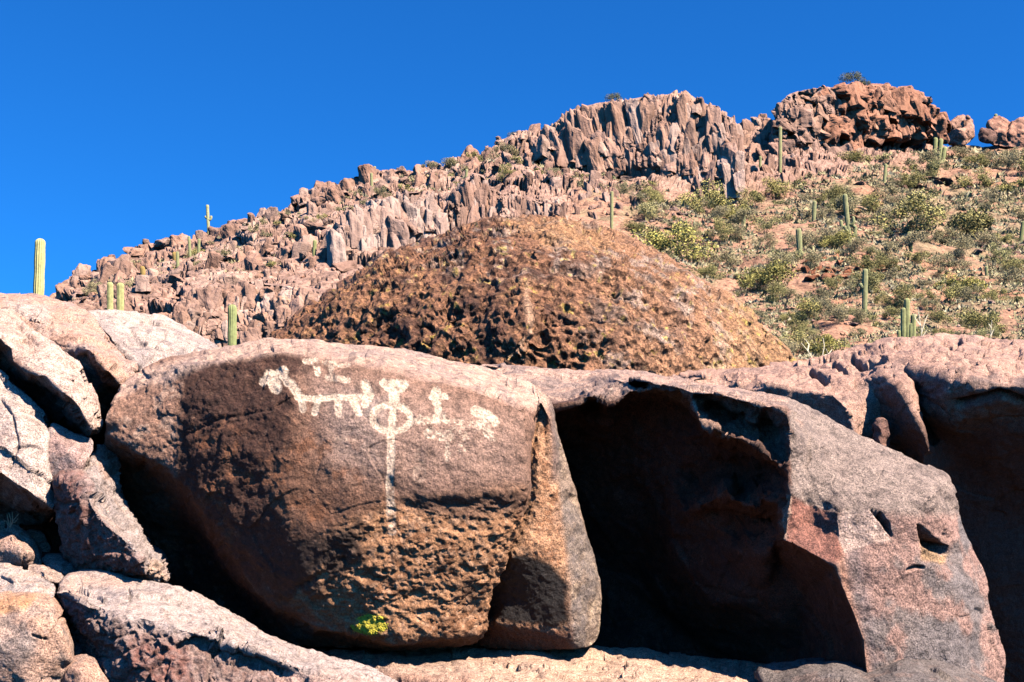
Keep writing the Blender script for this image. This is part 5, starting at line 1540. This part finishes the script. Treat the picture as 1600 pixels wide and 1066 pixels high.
# ---- saguaros
def cactus_mat():
    m, nt, b = new_mat('cactus_skin')
    tc = nd(nt, 'ShaderNodeTexCoord'); oi = nd(nt, 'ShaderNodeObjectInfo')
    at = nd(nt, 'ShaderNodeAttribute', attribute_name='Col')
    c = mixc(nt, 'MULTIPLY', 1, at.outputs['Color'], oi.outputs['Color'])
    c = mixc(nt, 'MULTIPLY', 1, c, ramp(nt, noise(nt, tc.outputs['Object'], 6, 5), [(.35, (.72, .72, .68)), (.65, (1.15, 1.15, 1.1))]))
    nt.links.new(c, b.inputs['Base Color']); b.inputs['Roughness'].default_value = .7
    return m
M_CACT = cactus_mat()
def stem_mesh(path, rad, ribs=13, taper_base=.8):
    """ribbed stem along a path, rounded at its tip"""
    path = [np.array(p, float) for p in path]
    L = [0]
    for a, b in zip(path[:-1], path[1:]): L.append(L[-1] + np.linalg.norm(b - a))
    tot = L[-1]
    n = max(14, int(tot / rad * 1.2))
    ss = list(np.linspace(0, tot - rad, n)) + [tot - rad + rad * math.sin(t) for t in (.4, .75, 1.05, 1.3, 1.45)]
    seg = ribs * 4
    V, C, T = [], [], []
    px_ = np.array(path)
    P = lambda s: np.array([np.interp(s, L, px_[:, k]) for k in range(3)])
    U = None
    for s in ss:
        t = P(min(s + .05 * rad + 1e-3, tot)) - P(max(s - .35 * rad, 0)); t /= np.linalg.norm(t) + 1e-9
        if U is None:
            U = np.cross(t, [0, 1, .01]); U /= np.linalg.norm(U)
        U = U - t * (U @ t); U /= np.linalg.norm(U)
        W = np.cross(t, U)
        r = rad if s < tot - rad else rad * math.sqrt(max(0.0, 1 - ((s - tot + rad) / rad) ** 2))
        if s < tot * .35: r *= taper_base + (1 - taper_base) * (s / (tot * .35))
        r *= 1 + .035 * math.sin(s / rad * 1.1 + rad * 50)
        for k in range(seg):
            a = 2 * math.pi * k / seg
            w = math.cos(ribs * a)
            q = r * (1 + .11 * w)
            V.append(P(s) + (U * math.cos(a) + W * math.sin(a)) * q)
            C.append((.40, .385, .215) if w > .3 else (.30, .31, .15) if w > -.5 else (.20, .22, .10))
    m = len(ss)
    for i in range(m - 1):
        for k in range(seg):
            a, b = i * seg + k, i * seg + (k + 1) % seg
            T.append((a, b, b + seg)); T.append((a, b + seg, a + seg))
    V.append(P(tot)); C.append((.40, .38, .24))
    for k in range(seg):
        T.append(((m - 1) * seg + k, (m - 1) * seg + (k + 1) % seg, m * seg))
    me = make_mesh('stem', np.array(V), np.array(T), True, np.array(C), (.95, .9, .76))
    me.materials.append(M_CACT)
    return me

def saguaro(px, pyb, pyt, w, label, arms=(), base=None, lean=0, tintc=(1, 1, 1), stems=(), group=None, name='saguaro_cactus'):
    """arms: (height fraction, side px, rise px, width factor); stems: extra stems from the base (dx px, top py, width)"""
    if base is None:
        s = hill_surface(px, pyb)
    else:
        s = hill_pt(px, base)[0]
    m = np.linalg.norm(s) / FPX
    d = float(s[1] * CP + (s[2] - CAMZ) * SP)
    def at_y(qx, qy):                      # point of that sight line in the plant's own upright plane
        v = (533 - qy) / FPX
        k = float(s[1]) / (CP - v * SP)
        return np.array([(qx - 800) / FPX * k, float(s[1]), CAMZ + (SP + v * CP) * k])
    top = at_y(px + lean, pyt)
    H = float(top[2] - s[2])
    r = w * m * .5
    lx = float(top[0] - s[0])
    root_mesh = stem_mesh([(0, 0, -.15 * r), (lx * .5, 0, H * .5), (lx, 0, H)], r)
    if not arms and not stems:
        o = link(bpy.data.objects.new(name, root_mesh))
        o.location = s; o.color = (*tintc, 1)
        return tag(o, label, 'cactus', group, 'thing')
    e = link(bpy.data.objects.new(name, None)); e.location = s; e.empty_display_size = .1
    tag(e, label, 'cactus', group, 'thing')
    def ch(me, nm):
        o = link(bpy.data.objects.new(nm, me)); o.parent = e; o.color = (*tintc, 1)
    ch(root_mesh, 'stem')
    for hf, sd, rise, wf, *yy in arms:
        z0 = H * hf; x1 = sd * m; yo = (yy[0] if yy else 0) * m
        drop = -.35 * abs(x1) if rise > 0 else 0
        pts = [(lx * hf, 0, z0), (lx * hf + x1 * .7, yo * .7, z0 + drop * .4), (lx * hf + x1, yo, z0 + abs(x1) * .35), (lx * hf + x1, yo, z0 + rise * m)]
        if rise < 0:
            pts = [(lx * hf, 0, z0), (lx * hf + x1 * .6, yo, z0 + abs(x1) * .35), (lx * hf + x1, yo, z0), (lx * hf + x1 * .9, yo, z0 + rise * m), (lx * hf + x1 * .45, yo, z0 + rise * m * 1.1)]
        ch(stem_mesh(pts, r * wf, 11, 1.0), 'arm')
    for dx, ty, ww in stems:
        t2 = at_y(px + dx, ty)
        ch(stem_mesh([(dx * m * .3, -.3 * r, 0), (dx * m * .9, -.3 * r, H * .15), (float(t2[0] - s[0]), -.3 * r, float(t2[2] - s[2]))], ww * m * .5), 'stem')
    return e

saguaro(55, 0, 373, 14, 'tallest lone saguaro at the far left, against the blue sky', base=628, lean=8, tintc=(1.6, 1.5, 1.45))
saguaro(172, 0, 441, 8.5, 'left one of the two saguaros standing side by side at left', base=612, tintc=(1.35, 1.3, 1.2))
saguaro(187, 0, 442, 10, 'right one of the two saguaros standing side by side at left', base=618, lean=1, tintc=(1.35, 1.3, 1.15))
saguaro(362, 0, 476, 12.5, 'short green saguaro rising just behind the petroglyph boulder', base=618, lean=1, tintc=(.92, 1.02, .85))
saguaro(324, 360, 320, 4.2, 'pale thin saguaro with stubby arms on the left skyline', arms=((.5, 4.5, 6, .8), (.56, -3.6, 3, .7)), tintc=(1.4, 1.35, 1.5))
saguaro(295, 396, 369, 4, 'thin saguaro below the pale skyline cactus, left of two')
saguaro(311, 396, 373, 4, 'thin saguaro below the pale skyline cactus, right of two')
saguaro(277, 416, 393, 4.5, 'stubby saguaro on the left rubble slope')
saguaro(492, 412, 375, 5.5, 'saguaro in front of the crags left of the smooth grey cliff', tintc=(.95, 1, .85))
saguaro(586, 275, 260, 3.5, 'tiny saguaro on the skyline above the smooth grey cliff', tintc=(1.2, 1.15, 1.1))
saguaro(580, 290, 270, 4, 'small saguaro just below the tiny skyline saguaro')
saguaro(729, 284, 264, 4, 'small saguaro above the row of rock columns')
saguaro(956, 357, 299, 4.8, 'tall slim saguaro right of the pitted boulder crest', tintc=(1.15, 1.1, 1.1))
saguaro(1219, 276, 198, 5, 'very tall slim saguaro between summit cliff and summit outcrop', tintc=(1.15, 1.12, 1.1))
saguaro(1188, 268, 244, 4, 'small saguaro left of the very tall slim one')
saguaro(1163, 352, 328, 5, 'short saguaro right of the big yellow-green bush')
saguaro(1462, 254, 215, 6, 'clustered saguaro of three stems just right of the summit outcrop', stems=((8, 217, 6), (14, 230, 5.5)), tintc=(1.05, 1.1, .95))
saguaro(1503, 232, 206, 5, 'small saguaro in front of the lone skyline boulder')
saguaro(1556, 212, 178, 4.5, 'saguaro with short arms before the right skyline boulders', arms=((.42, 4.5, 8, .85), (.38, -4, 7, .8)))
saguaro(1384, 288, 256, 4.5, 'slim saguaro on the reddish shelf of rocks', tintc=(1.1, 1.08, 1.05))
saguaro(1272, 345, 314, 5.5, 'saguaro left of the pale orange boulders', lean=1)
saguaro(1326, 392, 303, 6.5, 'tall saguaro with drooping looped arms on the right slope', arms=((.36, 11, -12, .8), (.36, -10, 12, .75), (.42, 8, 12, .7, -3), (.30, -6, 7, .7, -4)), lean=-6)
saguaro(1249, 411, 357, 8, 'thick straight saguaro in the middle of the right slope', lean=-1.5)
saguaro(1422, 397, 362, 6, 'short saguaro right of the big olive bush', lean=-1.5, tintc=(1.1, 1.08, 1))
saguaro(1353, 489, 420, 7.5, 'saguaro below the red earthy bank with a tiny arm', arms=((.62, -6, 6, .7),), lean=-1)
saguaro(1417, 545, 466, 7.5, 'five-stemmed saguaro behind the right rock outcrop', stems=((-6, 481, 7), (10, 491, 7), (6, 505, 6), (-13, 516, 5)), tintc=(1.05, 1.08, .95))
saguaro(1570, 444, 424, 5, 'short saguaro near the right edge below the dark rock pile')
saguaro(1541, 436, 416, 4.5, 'small saguaro left of the short right-edge saguaro')
saguaro(1446, 347, 330, 5, 'stubby dark saguaro above the big olive bush', tintc=(.8, .8, .75))
saguaro(1599, 368, 346, 5, 'saguaro cut by the right edge of the picture', tintc=(.8, .85, .75))
# barrel cacti: rusty stubs
for x, y, lab in ((272, 406, 'rusty barrel cactus beside the stubby saguaro'), (222, 428, 'rusty barrel cactus on the far left ridge'), (250, 462, 'rusty barrel cactus low on the left slope'), (1451, 446, 'brown barrel cactus on the right slope')):
    saguaro(x, y, y - 12, 7, lab, tintc=(1.15, .75, .42), name='barrel_cactus')

# ---- dry stems near the notch and twigs in the left gap
def tube(V, T, pts, r0, r1, n=5):
    m = len(pts); b0 = len(V)
    for i, p in enumerate(pts):
        r = r0 + (r1 - r0) * i / (m - 1)
        for k in range(n):
            a = 2 * math.pi * k / n
            V.append((p[0] + r * math.cos(a), p[1] + r * .5 * math.sin(a), p[2] + r * math.sin(a) * .7))
    for i in range(m - 1):
        for k in range(n):
            a, b = b0 + i * n + k, b0 + i * n + (k + 1) % n
            T.append((a, b, b + n)); T.append((a, b + n, a + n))
mt, nt, b = new_mat('dry_stem'); b.inputs['Roughness'].default_value = .8
tcn = nd(nt, 'ShaderNodeTexCoord')
nt.links.new(ramp(nt, noise(nt, tcn.outputs['Object'], 30, 4), [(.3, (.36, .30, .20)), (.7, (.55, .48, .34))]), b.inputs['Base Color'])
def twiggy(name, label, strokes, d, r0):
    V, T = [], []
    for pts in strokes:
        q = [unproj(x, y, d + .004 * d * i * (1 if x > 800 else -1)) for i, (x, y) in enumerate(pts)]
        tube(V, T, q, r0, r0 * .45)
    V = np.array(V); org = V[V[:, 2].argmin()].copy()
    me = make_mesh(name, V - org, np.array(T), True); me.materials.append(mt)
    o = link(bpy.data.objects.new(name, me)); o.location = org
    tag(o, label, 'dry plant', None, 'thing')
twiggy('dry_twig', 'tuft of pale dry twigs in the gap at the left edge',
    [[(16, 824), (17, 812), (14, 802)], [(16, 824), (22, 812), (29, 803)], [(16, 824), (10, 815), (5, 812)], [(16, 824), (20, 815), (19, 800)], [(18, 818), (24, 816), (28, 810)], [(16, 822), (12, 810), (11, 803)]], 6.35, .0042)
twiggy('dry_stalk', 'pale spindly dry stalks in the notch right of the pitted boulder',
    [[(1276, 590), (1272, 566), (1262, 548), (1252, 536)], [(1276, 590), (1284, 562), (1288, 540), (1286, 528)], [(1272, 566), (1258, 560), (1248, 560)], [(1286, 556), (1296, 552), (1300, 546)], [(1262, 548), (1264, 538), (1258, 530)], [(1290, 545), (1294, 556), (1297, 564)]], 16, .012)
twiggy('dry_stalk', 'thin dry stalks beside the five-stemmed saguaro', [[(1438, 560), (1440, 520), (1436, 494), (1434, 480)], [(1440, 520), (1446, 500), (1450, 492)], [(1438, 508), (1430, 498), (1428, 490)], [(1439, 530), (1448, 516)]], 30, .018)
twiggy('dry_stalk', 'single thin dry stalk above the right outcrop', [[(1549, 560), (1548, 520), (1550, 500)], [(1548, 525), (1553, 514)], [(1549, 512), (1545, 506)]], 30, .016)
